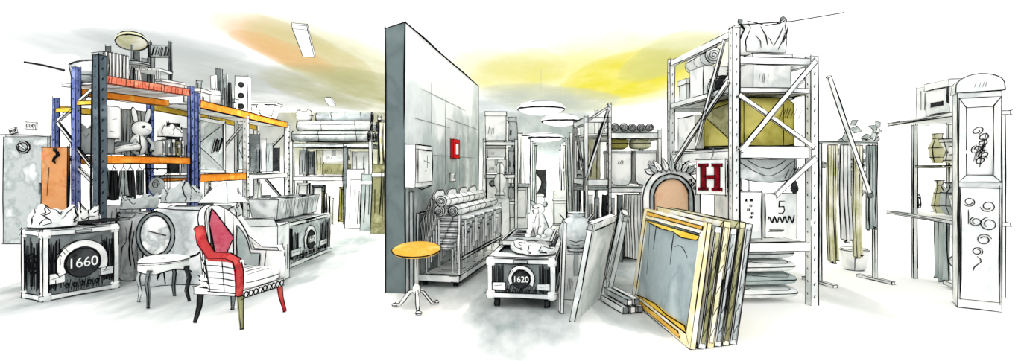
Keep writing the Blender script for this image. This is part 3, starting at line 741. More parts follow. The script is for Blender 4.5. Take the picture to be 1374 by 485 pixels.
# middle level
o = thing('tall_drum', 'white drum with small marks standing on a dark pedestal in the rack', 'drum'); m = MB(6.7)
m.at(z=.2).lathe([(.12, 0), (.13, .05), (.13, .38), (.125, .42)], 20, rings=(0, 3), mer=2); m.at(); m.line([(-.03, -.134, .45), (.03, -.134, .46)]); m.line([(-.07, -.134, .3), (0, -.138, .28)]); m.obj('drum', W, o, True)
m = MB(6.7); m.box(-.05, .05, -.05, .05, .006, .2); m.obj('pedestal', GD_, o)
on(RA, o, .2, .15, RAM)
o = carton('storage_box', 'tall white box between the drum and the toy rabbit', 'box', .2, .2, .66, 7, W, 'tape'); on(RA, o, .56, .64, RAM)
# toy rabbit
o = thing('toy_rabbit', 'white long-legged toy rabbit with upright ears leaning in the rack', 'toy'); d = 7
m = MB(d); m.ball((0, 0, .12), (.085, .08, .12), .9, .9, ring='xzyz'); m.obj('torso', W, o, True)
m = MB(d); m.ball((.03, -.02, .31), (.1, .085, .085), .9, 1, ring='xz'); m.line([(.06, -.1, .3), (.09, -.09, .29)], 1.3); m.curl((.03, -.105, .33), (.012, 0, 0), (0, 0, .012), 1, 1, .6, 1.2); m.obj('head', W, o, True)
for x in (-.02, .07):
    m = MB(d).at(x, 0, .37, ry=12 if x > 0 else -10); m.ball((0, 0, .09), (.025, .018, .1), 1, 1, ring='xz'); m.obj('ear', W, o, True)
for k, (x0, x1) in enumerate(((-.05, -.34), (-.02, -.28))):
    m = MB(d); m.tube([(x0, -.05 - k * .07, .1), ((x0 + x1) / 2 - .02, -.08 - k * .09, .12 - k * .05), (x1, -.1 - k * .1, .04)], .04, 8, r2=.03, edge=3); m.obj('leg', GD_ if k == 0 else W, o, True)
for k in (-1, 1):
    m = MB(d); m.tube([(.03 + .05 * k, -.03, .2), (.03 + .09 * k, -.09, .12), (.04 + .06 * k, -.12, .05)], .022, 8, edge=2); m.obj('arm', GR, o, True)
on(RA, o, .72, .30, RAM, -25); o.scale = (1.2, 1.2, 1.2)
c, w, h = RA.span(198, 250, 188, .12, RAM)
nb = 5
for i in range(nb):
    o = thing('binder', '%s binder from the dark post in the row under the folded quilt' % NTH[i], 'binder', group='binders on the middle level'); bw = .046 + .008 * (i % 2); hh = .2 + .02 * ((i * 7) % 3)
    m = MB(7.2); m.box(-bw / 2, bw / 2, -.1, .1, .004, hh); m.hatch((-bw / 2, -.104, .02), (bw, 0, 0), (0, 0, hh * .8), 3, .8); m.obj('cover', (W, GR, W, OLD)[i % 4], o)
    m = MB(7.2); m.box(-bw * .3, bw * .3, -.106, -.1, hh * .55, hh * .8, k=.5); m.obj('spine_label', W2, o)
    on(RA, o, .90 + i * .074, .14, RAM)
o = heap('folded_quilt', 'rumpled pale quilt lying on the row of binders', 'quilt', .26, .2, .18, 7.2, W, 5, 6); on(RA, o, 1.05, .13, RAM + .265)
o = heap('cloth_heap', 'grey and white cloth pile behind the white drum in the rack', 'cloth', .34, .24, .42, 7.2, GR, 15, 7); on(RA, o, .25, .60, RAM)
# garments hanging below the orange beam
for i in range(5):
    px = 143 + i * 12
    o = thing('hanging_garment', 'dark %s garment from the dark post hanging under the orange beam' % NTH[i], 'garment', group='garments under the near orange beam')
    m = MB(6.8); hh = .34 + .05 * (i % 2)
    def gf(u, v, s=0): return V(((u - .5) * (.075 + .02 * (1 - v)), .03 * math.sin(9 * u + i) * (1 - v) + s, -hh * (1 - v)))
    m.grid(lambda a, b: gf(a, b), 8, 4, ul=[0, .3, .6, 1], vl=[0]); m.grid(lambda a, b: gf(a, b, .03), 8, 4, ul=[0, 1]); m.obj('cloth', (GD_, BK, GR, BK, GD_)[i], o)
    m = MB(6.8); m.line([(-.04, .015, 0), (0, .015, .05), (.04, .015, 0)]); m.line([(0, .015, .05), (.01, .015, .09)]); m.box(-.004, .004, .01, .02, .045, .06, ink=False); m.obj('hanger', INKM, o)
    on(RA, o, .17 + .112 * i, .12 + .02 * (i % 2), 1.385, 8)
# lantern frame
o = thing('lantern', 'tall black wire lantern hanging below the orange beam with a grey globe', 'lantern'); m = MB(7, 1.4)
for x in (-.14, .14):
    for y in (-.1, .1): m.line([(x, y, 0), (x, y, .42)], 1.1, .4)
for z in (0, .36, .42):
    m.line([(-.14, -.1, z), (.14, -.1, z), (.14, .1, z), (-.14, .1, z), (-.14, -.1, z)], 1, .4)
m.line([(-.14, -.1, .36), (0, 0, .27), (.14, -.1, .36)]); m.line([(0, 0, .42), (0, 0, .49)]); m.box(-.01, .01, -.01, .01, .40, .43, ink=False); m.obj('wire_cage', INKM, o)
m = MB(7); m.ball((0, 0, .17), (.1, .08, .13), 1, 1, ring='xz'); m.curl((0, -.09, .2), (.05, 0, 0), (0, 0, .07), 1.6, 1, .3); m.obj('globe', GR, o, True)
on(RA, o, .92, .2, .985, -50)

# ------------------------------------------------------------------ second bay of the racking, running deeper
RB = Rack('pallet_rack', 'deeper pallet rack with long orange top beam and grey posts', (-4.95, 8.2), 95.7, 9.5)
LB = RB.xat(385, 0); xm = RB.xat(330, 0)
RB.post(0, 0, 2.62, BL, .07, d=8.2).post(0, .7, 2.5, BL, .06, d=8.2).post(xm, 0, 2.45, W, .08, d=10).post(xm, .7, 2.45, W, .07, d=10).post(LB, 0, 2.45, W, .09, d=12.5).post(LB, .7, 2.45, W, .08, d=12.5)
RB.beam(.05, LB - .05, 0, 2.52, OR, .12, d=9.5).beam(.05, LB - .05, .7, 2.44, YE, .09, d=9.5).beam(.05, xm - .05, 0, 1.34, OR, .12, d=9).beam(xm + .05, LB - .05, 0, 1.32, W, .1, d=11).beam(.05, LB - .05, .7, 1.32, OR, .1, d=10)
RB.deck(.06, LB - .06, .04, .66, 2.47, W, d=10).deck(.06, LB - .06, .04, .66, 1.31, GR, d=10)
RB.brace((xm, .02, 2.3), (xm, .68, 1.5), W, d=10).brace((LB, .02, 2.3), (LB, .68, 1.6), W, d=12).brace((LB, .68, 1.4), (LB, .02, .6), W, d=12)
RBZ, RBM = 2.47, 1.32
def boxB(name, label, cat, px0, px1, pyt, y, z, dp, **k):
    c, w, h = RB.span(px0, px1, pyt, y, z); o = carton(name, label, cat, w, dp, max(h - .012, .05), 9.5, **k); return on(RB, o, c, y, z)
def setB(o, px, y, z, rz=0, rx=0, ry=0): return on(RB, o, RB.xat(px, y), y, z, rz, rx, ry)
o = roll('carpet_roll', 'short white roll showing its spiral end on the deeper rack top', 'roll', .42, .15, 8.6, W, bands=1); setB(o, 277, .3, RBZ, -60)
for i, (px, hh, mt) in enumerate(((266, .5, GR), (287, .62, W), (293, .78, GD_), (300, .72, GR), (306, .6, BK))):
    y = .37 if i != 0 else .55
    o = board('plank', '%s upright plank of five on the deeper rack top, counting from the spiral roll' % NTH[i], 'plank', .09, hh, .05, 9, mt, 'planks on the deeper rack top', marks=2, top=.02 * (i % 2)); setB(o, px, y, RBZ, -95.7 + 8, 0, (1, -1.5, 0, 1, -1)[i])
o = thing('speaker_box', 'tall narrow white cabinet with round holes on the deeper rack top', 'cabinet'); m = MB(9.8); m.box(-.12, .12, -.1, .1, .006, .82); m.obj('body', W, o)
for z in (.2, .42, .64):
    m = MB(9.8).at(0, -.1, z, rx=90); m.lathe([(.05, 0), (.05, .012)], 12); m.obj('hole_ring', BK, o)
setB(o, 326, .35, RBZ, -95.7 + 10)
boxB('storage_box', 'low white box on the deeper rack top by the spiral roll', 'box', 258, 271, 122, .2, RBZ, .25, mat=W, group=None)
o = heap('cloth_heap', 'low pale cloth heap on the deeper rack top past the holed cabinet', 'cloth', .42, .34, .24, 10.5, W, 21, 5); on(RB, o, 3.04, .32, RBZ)
o = thing('white_globe', 'white globe on a low ring near the far end of the deeper rack top', 'globe'); m = MB(11.3); m.ball((0, 0, .19), (.17, .17, .17), ring='xz'); m.obj('ball', W, o, True); m = MB(11.3); m.lathe([(.09, .006), (.09, .05)], 16); m.obj('ring', GR, o); on(RB, o, 3.48, .3, RBZ)
o = thing('slatted_basket', 'flared white slatted basket at the far end of the deeper rack top', 'basket'); m = MB(12, .9); m.hexa([(-.2, -.15, .006), (.2, -.15, .006), (.2, .15, .006), (-.2, .15, .006), (-.34, -.22, .42), (.34, -.22, .42), (.34, .22, .42), (-.34, .22, .42)])
for i in range(4): m.line([(-.22 - .027 * i, -.165 - .015 * i, .07 + .09 * i), (.22 + .027 * i, -.165 - .015 * i, .05 + .1 * i)])
m.obj('body', W, o); m = MB(12); m.box(-.36, .36, -.24, .24, .42, .47); m.obj('rim', W2, o); on(RB, o, 3.92, .35, RBZ, -95); o.scale = (.8, .8, .9)
# framed pictures with folded paper on the middle level
def dia(m, w, h, t_):
    m.line([(-w * .42, -.004, h * .5), (w * .35, -.004, h * .9)]); m.line([(-w * .42, -.004, h * .5), (w * .38, -.004, h * .1)]); m.hatch((0, -.005, h * .35), (w * .3, 0, .05), (w * .12, 0, h * .3), 6, 1.8)
for i, (p0, p1, pt, lab) in enumerate(((264, 300, 160, 'framed picture with dark brush strokes beside the blue post'), (319, 331, 164, 'framed picture with a folded corner, deeper in the rack'))):
    c, w, h = RB.span(p0, p1, pt, .22, RBM); o = frame('picture_frame', lab, 'picture', w, h - .03, .06, .05, 9, W, GR, None, dia); on(RB, o, c, .22, RBM, -4)
for i, px in enumerate((338, 347, 356, 366)):
    o = board('panel', ('dark panel standing past the framed pictures in the deeper rack', 'white panel standing second past the framed pictures', 'grey panel standing third past the framed pictures', 'black panel standing last on the deeper rack shelf')[i], 'panel', .3, .8 - .08 * i, .05, 11, (GD_, W, GR, BK)[i], 'panels on the deeper rack shelf', marks=3); setB(o, px, .3, RBM, -70)
boxB('storage_box', 'dark box at the far end under the deeper rack shelf', 'box', 345, 353, 264, .36, 0, .3, mat=GD_)

# more load on and under the racking
o = sheet('hanging_cloth', 'striped grey cloth hanging behind the binders in the rack', 'cloth', .42, .66, 7.4, GR, 5, .018, None, 12); on(RA, o, .98, .70, RAM)
for i, (x, hh, mt) in enumerate(((.52, .44, W), (.61, .58, GD_), (.70, .5, W))):
    o = board('plank', ('white plank standing behind the slatted crate on the rack top', 'dark tall plank standing behind the disc lamp stand', 'white plank standing between disc lamp and slatted-back chair')[i], 'plank', .06, hh, .03, 7.2, mt, 'planks on the near rack top', marks=2); on(RA, o, x, .73, RAZ, -35)
o = heap('cloth_heap', 'big dark cloth heap on the floor under the lower orange beam', 'cloth', .8, .4, .85, 9, GD_, 71, 8); on(RB, o, .85, .38, 0)
o = heap('cloth_heap', 'big white cloth heap on the floor under the deeper rack shelf', 'cloth', .7, .4, .8, 11, W, 83, 8); on(RB, o, 3.0, .38, 0)
o = carton('storage_box', 'grey box on the deeper rack top between the planks and the holed cabinet', 'box', .2, .22, .3, 9.6, GR, 'lid'); on(RB, o, 2.2, .42, RBZ)
for i in range(4):
    o = board('panel', '%s panel standing behind the framed pictures in the deeper rack, from the blue post' % NTH[i], 'panel', .2, .82 - .06 * i, .04, 9.5, (BK, W, GD_, GR)[i], 'panels behind the framed pictures', marks=3); on(RB, o, .35 + .38 * i, .52, RBM, -20)
# ------------------------------------------------------------------ draped tables and cloth under the racking
put(drape('draped_table', 'large grey cloth draped over a table behind the oval-backed chair', 'table', .92, .6, .95, 6.4, wash('drape_wash', (246, 247, 247), (158, 166, 168), .5, 2.6, 12), 9, .03, .085, seed=4), (-4.06, 6.72, 0), 12)
put(drape('draped_table', 'white cloth in long folds over a low table beside the flight case', 'table', .4, .38, .86, 6.6, wash('drape_pale_wash', (246, 246, 245), (150, 156, 156), .55, 2.6, 3), 6, .10, .09, seed=9), (-4.93, 6.9, 0), -20)
put(heap('cloth_heap', 'heap of striped grey cloth on top of the low draped table', 'cloth', .34, .3, .17, 6.7, GR, 31, 7), (-4.93, 6.9, .905), 30)
o = thing('folding_chair', 'folded white chair leaning behind the flight case', 'chair', (-5.33, 7.15, 0), 40, rx=-6); m = MB(6.6)
for x in (-.2, .2): m.tube([(x, 0, .006), (x, .02, .95)], .014, 6, edge=2)
m.obj('side_rail', GD_, o); m = MB(6.6); m.box(-.19, .19, -.015, .02, .62, .93); m.hatch((-.17, -.018, .65), (.34, 0, 0), (.02, 0, .24), 6); m.obj('backrest', W, o); m = MB(6.6, 1.2); m.box(-.19, .19, -.05, -.015, .3, .58); m.hatch((-.17, -.053, .32), (.34, 0, 0), (.05, 0, .22), 7, 1.1); m.obj('seat', GR, o)
put(heap('cloth_heap', 'wide folded grey quilt lying on the large draped table', 'cloth', .44, .36, .2, 6.6, GR, 17, 6), (-4.26, 6.74, .995), 10)
o = thing('folded_sheet', 'peaked white sheet standing on the large draped table like a small tent', 'cloth', (-3.76, 6.78, .995), -8); m = MB(6.6)
m.add([(-.2, -.2, 0), (.22, -.2, .0), (.22, .2, 0), (-.2, .2, 0), (-.12, 0, .2), (.05, .0, .26)], [(3, 2, 1, 0), (0, 1, 5, 4), (2, 3, 4, 5), (1, 2, 5), (3, 0, 4)])
for a, b in (((-.2, -.2, 0), (.22, -.2, 0)), ((-.2, -.2, 0), (-.12, 0, .2)), ((-.12, 0, .2), (.05, 0, .26)), ((.05, 0, .26), (.22, -.2, 0)), ((.22, -.2, 0), (.22, .2, 0)), ((.05, 0, .26), (.22, .2, 0))): m.line([a, b])
m.obj('sheet', W, o)
for i, (x, y, mt) in enumerate(((-4.5, 6.6, W), (-4.38, 6.92, GR), (-3.92, 7.02, W))):
    pass

# oval-backed chair
o = thing('oval_back_chair', 'white upholstered side chair with a black oval back', 'chair', (-3.76, 5.62, 0), 50); d = 5.6
m = MB(d, 1.1)
def pad(u, v):
    a = 2 * PI * u; r = math.sin(PI * v) ** .6 if 0 < v < 1 else 0
    return V((.235 * r * math.cos(a) * (1.08 if math.sin(a) < 0 else .95), .225 * r * math.sin(a), .455 - .045 * math.cos(PI * v)))
m.grid(pad, 28, 10, closed=True, vl=[.5]); m.line([pad(.55 + .04 * i, .7 + .02 * i) for i in range(6)], .7); m.obj('seat', W, o, True)
m = MB(d, 1.1)
def apr(u, v):
    a = 2 * PI * u; k = .035 * math.sin(4 * a + 1) * (1 - v)
    return V((.225 * math.cos(a) * (1.08 if math.sin(a) < 0 else .95), .215 * math.sin(a), .355 + k * .5 + .085 * v))
m.grid(apr, 36, 3, closed=True, vl=[0, 1]); m.obj('apron', W2, o, True)
for k, (x, y) in enumerate(((-.17, -.17), (.17, -.17), (-.15, .16), (.15, .16))):
    sx, sy = math.copysign(1, x), math.copysign(1, y); m = MB(d)
    m.tube([(x, y, .38), (x + .025 * sx, y + .025 * sy, .26), (x + .005 * sx, y + .005 * sy, .12), (x + .02 * sx, y + .03 * sy, .008)], .024, 8, r2=.014, edge=3); m.obj('leg', (GD_, BK, GR, GD_)[k], o, True)
yb = .2
def ov(a, R, Q, yo, lean=.16): return V((R * math.cos(a), yb + yo + lean * (.0 + (Q * math.sin(a) + .24) * .9), .70 + Q * math.sin(a)))
m = MB(d, 1.2); n = 30
pts = []
for q, (R, Q, yo) in enumerate(((.185, .255, 0), (.145, .215, 0), (.145, .215, .035), (.185, .255, .035))): pts.append([ov(2 * PI * i / n, R, Q, yo) for i in range(n)])
vs = [p for ring in pts for p in ring]; fs = [(q * n + i, q * n + (i + 1) % n, ((q + 1) % 4) * n + (i + 1) % n, ((q + 1) % 4) * n + i) for q in range(4) for i in range(n)]
m.add(vs, fs)
for ring in pts[:3]: m.line(ring + [ring[0]], 1.2, .5)
m.obj('back_ring', GD_, o)
m = MB(d); ring = [ov(2 * PI * i / n, .146, .216, .012) for i in range(n)]; r2 = [ov(2 * PI * i / n, .146, .216, .03) for i in range(n)]
m.add(ring + r2 + [ov(0, 0, 0, .0)], [(i, (i + 1) % n, 2 * n) for i in range(n)] + [tuple(range(n, 2 * n))]); 
p0 = ov(2.6, .09, .1, -.004); p1 = ov(-.3, .1, .05, -.004); m.line([p0, p1], 2.5, .5); m.obj('back_pad', wash('chair_pad_wash', PAPER, (150, 158, 160), .35, 4, 4), o)
for x in (-.07, .07):
    m = MB(d); m.tube([(x * 1.3, .19, .42), (x, yb + .012, .475)], .018, 8, edge=2); m.obj('back_support', GD_, o)

# armchair
d = 4.9
o = thing('armchair', 'striped white tub armchair with red arm and pink back panel', 'armchair', (-2.63, 5.02, 0), 76)
m = MB(d); m.ball((0, -.02, .40), (.27, .29, .075), .5, .45, n=30, nv=10, ring='xz', eq=True)
for q in range(4): m.line([(-.2, -.28 + .09 * q, .472), (-.06, -.27 + .09 * q, .478), (.1, -.26 + .09 * q, .476)], .8)
m.obj('seat_cushion', W, o, True)
def rim(u):     # 0 near arm front .. 1 far arm front ; returns plan x,y and top height
    a = PI * (u * 1.16 - .08); R = .315
    x = -R * math.cos(a); y = (.02 + .33 * math.sin(a)) if 0 < u < 1 else .02
    y = .02 + .33 * math.sin(a)
    if u < .12: y -= (.12 - u) / .12 * .22; x = -R * .97
    if u > .88: y -= (u - .88) / .12 * .22; x = R * .97
    hh = .62 + .46 * max(0, math.sin(PI * min(1, max(0, (u - .14) / .72)))) ** .55
    return x, y, hh
def outer(u, v):
    x, y, hh = rim(u); k = .86 + .14 * v; return V((x * k, y * k, .31 + (hh - .31) * v))
def inner(u, v):
    x, y, hh = rim(u); k = (.86 + .14 * v) * .84; return V((x * k, y * k if y > 0 else y, .36 + (hh - .36) * v))
m = MB(d, 1.15); ul = [0] + [i / 16 for i in range(1, 16)] + [1]
m.grid(outer, 40, 6, ul=ul, vl=[0, 1]); 
for v_ in (.2, .38, .56, .74): m.line([outer(.02 + .012 * i, v_ + .05 * math.sin(i * .25)) * 1.004 for i in range(22)], .9, .6)
m.obj('outer_shell', W, o, True)
m = MB(d, 1.1); m.grid(inner, 40, 6, ul=[.06, .3, .38, .43, .62, .7, .94], vl=[1])
vs = []
for i in range(41): vs += [outer(i / 40, 1), inner(i / 40, 1)]
m.add(vs, [(2 * i, 2 * i + 1, 2 * i + 3, 2 * i + 2) for i in range(40)])
for u_ in (0, 1):
    m.add([outer(u_, 0), inner(u_, 0), inner(u_, 1), outer(u_, 1)], [(0, 1, 2, 3)])
m.obj('inner_lining', W2, o, True)
def inset(u0, u1, shape):       # panel sewn on the lining, a hand's width proud of it
    def f(a, b):
        p = shape(a, b); q = inner(u0 + (u1 - u0) * p[0], p[1]); c = V((0, -.1, q.z)); return q + (c - q).normalized() * .014
    return f
m = MB(d, 1.3)
def diam(a, b):                # diamond with corners left, top, right, bottom
    A, B, C, D = V((.0, .80, 0)), V((.2, .97, 0)), V((1.0, .62, 0)), V((.45, .06, 0))
    p = (A.lerp(D, b)).lerp(B.lerp(C, b), a); return p
f = inset(.40, .70, diam); m.grid(f, 10, 10, ul=[0, 1], vl=[0, 1]); m.obj('back_panel', PINK, o, True)
m = MB(d, 1.1); f = inset(.73, .92, lambda a, b: (a, .25 + .62 * b)); m.grid(f, 10, 8, ul=[0, 1], vl=[0, 1]); m.obj('side_panel', TEAL, o, True)
# red arm: runs forward along the near rim and down to the front post
arm = [V(rim(.22)), V(rim(.16)), V(rim(.10)), V(rim(.04))]
arm = [p + V((0, 0, .02)) for p in arm] + [V((-.305, -.245, .61)), V((-.30, -.265, .52)), V((-.29, -.262, .40)), V((-.285, -.255, .3))]
m = MB(d, 1.2); m.tube(arm, .046, 10, r2=.032, edge=3); m.obj('arm_pad', RED, o, True)
arm = [V(rim(u_)) + V((0, 0, .012)) for u_ in (.74, .84, .92, .98)] + [V((.3, -.24, .60)), V((.295, -.255, .5)), V((.29, -.25, .34))]
m = MB(d, 1.1); m.tube(arm, .042, 10, r2=.03, edge=3); m.obj('arm_pad', W, o, True, label='white arm pad')
m = MB(d, 1.1); m.box(-.27, .27, -.29, -.25, .27, .34)
for i in range(9): m.curl((-.24 + .06 * i, -.295, .30), (.028, 0, 0), (0, 0, .03), 1.0, 1, .8, .9)
m.obj('front_rail', W, o)
m = MB(d, 1.1); m.box(-.26, .26, -.25, .26, .28, .345); m.obj('seat_base', W, o)
for k, (x, y, mt) in enumerate(((-.27, -.26, OLD), (.26, -.25, RED), (-.2, .24, BK), (.2, .24, GD_))):
    sx, sy = math.copysign(1, x), math.copysign(1, y); m = MB(d, 1.2); m.tube([(x, y, .3), (x + .01 * sx, y + .01 * sy, .15), (x + .03 * sx, y + .04 * sy, .008)], .032, 8, r2=.016, edge=3); m.obj('leg', mt, o, True)

# second flight case with tubs on it
ca = V((-3.19, 7.42)); du = V((.035, .999)); dn = V((-.999, .035)); L2_, W2_ = 1.55, .8
cc = ca + du * L2_ / 2 + dn * W2_ / 2
flight_case('white framed flight case with round badge under the three open tubs', (cc.x, cc.y, 0), 88, L2_, W2_, .66, '1660', 7.8, facem=GR)
for i, (t_, lab) in enumerate(((.28, 'open white tub of cloth nearest the armchair on the flight case'), (.78, 'middle open tub of cloth on the flight case behind the armchair'), (1.28, 'open tub of cloth at the far end of the flight case top'))):
    p = ca + du * t_ + dn * .38; o = bin_open('storage_tub', lab, 'tub', .44, .44, .3, 7.6, wash('tub_wash_%d' % i, (247, 248, 248), (178, 184, 184), .4, 3, i), 'open tubs on the flight case'); put(o, (p.x, p.y, .69), (87, 90, 88)[i])

# white tub and box behind the armchair
o = carton('storage_box', 'white box behind the armchair with a folded top flap', 'box', .36, .4, .72, 6.8, W, 'flaps'); put(o, (-3.1, 6.66, 0), 4)

# ------------------------------------------------------------------ shelving with rolls beyond the tubs
d = 13.3
RF = Rack('shelf_rack', 'white shelving bay loaded with long cloth rolls beyond the flight case', (-5.62, 13.3), 0, d)
LF = 2.02; SF = .835
for x in (0, LF):
    for y in (0, .9): RF.post(x, y, 2.1, W, .08, dots=False)
for z in (2.06, 1.22): RF.beam(0, LF, 0, z, GR if z > 2 else W, .1).beam(0, LF, .9, z, GR, .1).deck(.03, LF - .03, .02, .88, z, GR)
RF.post(1.65 * SF, 0, 2.0, GD_, .09, dots=False)
rolls = [(-.05, .15, .13, 1.95, GR, 2.075), (0, .45, .14, 1.95, W, 2.075), (.05, .77, .12, 1.9, TEAL, 2.075), (.0, .285, .12, 1.9, W, 2.36), (.05, .62, .12, 1.92, GR, 2.36), (.2, .45, .12, 1.45, wash('roll_wash', (214, 220, 222), (140, 152, 156), .6, 2, 8), 2.61)]
rl = ['long grey roll at the front of the lowest layer on the white shelving', 'long white roll in the middle of the lowest layer on the white shelving', 'long green-grey roll at the back of the lowest layer on the white shelving', 'white roll in the second layer of the pile, at the front', 'grey roll in the second layer of the pile, at the back', 'shorter blue-grey roll topmost on the white shelving']
for (dx, y, r, L_, mt, z), lab in zip(rolls, rl):
    o = roll('carpet_roll', lab, 'roll', L_, r, d, mt, 'rolls on the white shelving', bands=2); on(RF, o, LF / 2 + dx, y, z)
o = cushion('bolster', 'striped white bolster lying at the end of the topmost roll', .36, .34, .3, d, W); on(RF, o, .16, .45, 2.62, 0)
m = MB(d)
for i, (x0, x1, zt, mt, lab) in enumerate(((.07, .3, 1.9, GR, 'grey board standing first on the shelf under the rolls'), (.355, .53, 1.86, GD_, 'dark board standing second on the shelf under the rolls'), (.59, .80, 1.88, OLP, 'pale olive board standing third on the shelf under the rolls'), (1.72, 2.3, 1.86, W, 'wide white panel on the shelf under the rolls'))):
    o = board('panel', lab, 'panel', (x1 - x0) * SF, zt - 1.26, .06, d, mt, 'panels under the rolls', marks=2); on(RF, o, (x0 + x1) / 2 * SF, .35, 1.22)
o = carton('storage_box', 'flat dark olive box on the shelf under the rolls', 'box', .58, .5, .28, d, OLD, None); on(RF, o, 1.02, .4, 1.22)
o = carton('storage_box', 'white box stacked on the flat olive box on the shelf', 'box', .56, .46, .30, d, W, 'tape'); on(RF, o, 1.02, .41, 1.545)
for i, (x, w_, h_, mt, lab) in enumerate(((.25, .4, 1.0, W, 'white door leaf leaning under the shelving at its near end'), (.72, .42, .95, GD_, 'dark door leaf leaning under the shelving, second along'), (1.55, .34, .9, OLY, 'olive yellow framed door leaning under the shelving'), (1.98, .42, 1.05, W, 'tall white door leaf leaning under the far end of the shelving'))):
    o = frame('door_leaf', lab, 'door', w_ * SF, h_, .06, .05, d, mt, OLD if i == 2 else W2, 'door leaves under the shelving', glass='door_panel'); on(RF, o, x * SF, .14, .0, 0, -4)
for i in range(4):
    o = board('batten', ('first thin batten from the yellow door under the shelving', 'second thin batten from the yellow door', 'third thin batten from the yellow door', 'fourth and last thin batten from the yellow door')[i], 'batten', .036, .8 - .06 * i, .04, d, (OLD, W, BK, W)[i], 'battens by the yellow door', marks=1); on(RF, o, .84 + i * .085, -.18, 0, 0, -3, 0)
# leaning panels between the shelving and the partition
for i, (px, w_, h_, mt, lab) in enumerate(((474, .42, 1.42, W, 'white flat panel leaning in front of the shelving posts'), (494, .4, 1.3, TEAL, 'grey-green panel leaning beside the partition'), (508, .38, 1.52, OLD, 'dark olive panel standing closest to the partition edge'))):
    dd = 12.4 - .5 * i; o = board('panel', lab, 'panel', w_, h_, .05, dd, mt, 'panels by the partition', edge=W2, marks=3); put(o, (GX(px, dd), dd, 0), -6, -5)
o = thing('shelf_rack', 'tall narrow shelving beside the partition with olive cloth hanging', 'shelf', (-3.27, 13.5, 0), 0)
m = MB(13.6)
for x in (-.17, .17): m.box(x - .04, x + .04, 0, .08, 0, 2.75)
m.obj('upright', W, o); m = MB(13.6); m.box(-.2, .2, 0, .5, 1.34, 1.4); m.obj('shelf', W, o); m = MB(13.6); m.box(-.2, .2, 0, .5, 2.62, 2.68); m.obj('shelf', W, o)
o = sheet('hanging_cloth', 'olive cloth hanging from the narrow shelving beside the partition', 'cloth', .28, 1.1, 13.3, OLP, 3); put(o, (-3.27, 13.3, 1.5), 0)
o = heap('cloth_heap', 'pointed white cloth heap on the narrow shelving beside the partition', 'cloth', .2, .22, .4, 13.6, W, 44, 6); put(o, (-3.27, 13.78, 1.44), 0)
# ------------------------------------------------------------------ yellow stool
d = 5.35
o = thing('pedestal_stool', 'stool with round ochre yellow seat and three curved feet', 'stool', (GX(559, d), d, 0)); zt = Z(331, d)
m = MB(d, 1.2).at(z=zt - .03, rx=9); m.lathe([(.05, -.045), (.2, -.035), (.245, -.015), (.25, .0), (.22, .018), (.1, .026), (.01, .027)], 32, rings=(3,)); m.obj('seat', OCH, o, True)
m = MB(d); m.tube([(0, 0, .16), (0, 0, zt - .07)], .018, 8, edge=2); m.obj('column', GR, o)
m = MB(d); m.ball((0, 0, .2), (.04, .04, .06), ring='xz'); m.obj('hub', W, o, True)
for k in range(3):
    a = rad(-75 + 120 * k); c_, s_ = math.cos(a), math.sin(a); m = MB(d, 1.2)
    m.tube([(.02 * c_, .02 * s_, .19), (.08 * c_, .08 * s_, .17), (.14 * c_, .14 * s_, .09), (.19 * c_, .19 * s_, .028), (.24 * c_, .24 * s_, .03)], .016, 8, edge=3); lg = m.obj('leg', W, o, True)
    m = MB(d); m.ball((.245 * c_, .245 * s_, .022), (.03, .03, .018), ring='xz', eq=True); m.obj('foot', W, lg, True)

# ------------------------------------------------------------------ trolley with stacked chairs and rolls
d = 6.9; TO = V((-.655, 6.26)); TRZ = 77.5; TL, TW = 2.15, .50
a = rad(TRZ); tu = V((math.cos(a), math.sin(a))); tn = V((-math.sin(a), math.cos(a)))
def tp(x, y, z): p = TO + tu * x + tn * y; return (p.x, p.y, z)
o = thing('trolley', 'long white trolley on casters carrying stacked chairs and cloth rolls', 'trolley', (TO.x, TO.y, 0), TRZ)
m = MB(d); m.box(0, TL, 0, TW, .09, .115)
m.hatch((.05, .02, .128), (TL * .2, 0, 0), (.03, TW * .9, 0), 3); m.obj('deck', W, o)
m = MB(d, 1.2); m.box(0, TL, -.03, 0, .075, .15); m.box(-.03, 0, -.03, TW, .075, .15); m.obj('deck_rim', W, o)
for x in (.1, TL - .1):
    for y in (.05, TW - .05):
        m = MB(d); m.box(x - .02, x + .02, y - .02, y + .02, .06, .09); cst = m.obj('caster', GD_, o); m = MB(d).at(x, y + .016, .034, rx=90); m.lathe([(.032, 0), (.032, .03)], 14, k=1.3); m.obj('wheel', BK, cst)
for x in (.05, TL - .05):
    for y in (-.012, TW + .02):
        m = MB(d, 1.1); m.box(x - .022, x + .022, y - .016, y + .016, .125, .88); m.obj('post', W, o)
m = MB(d); m.box(.05, TL - .05, -.05, -.034, .34, .37); m.obj('rail', W, o)
for y in (TW + .02,):
    m = MB(d); m.box(.05, TL - .05, y + .0, y + .016, .86, .885); m.obj('rail', W, o)
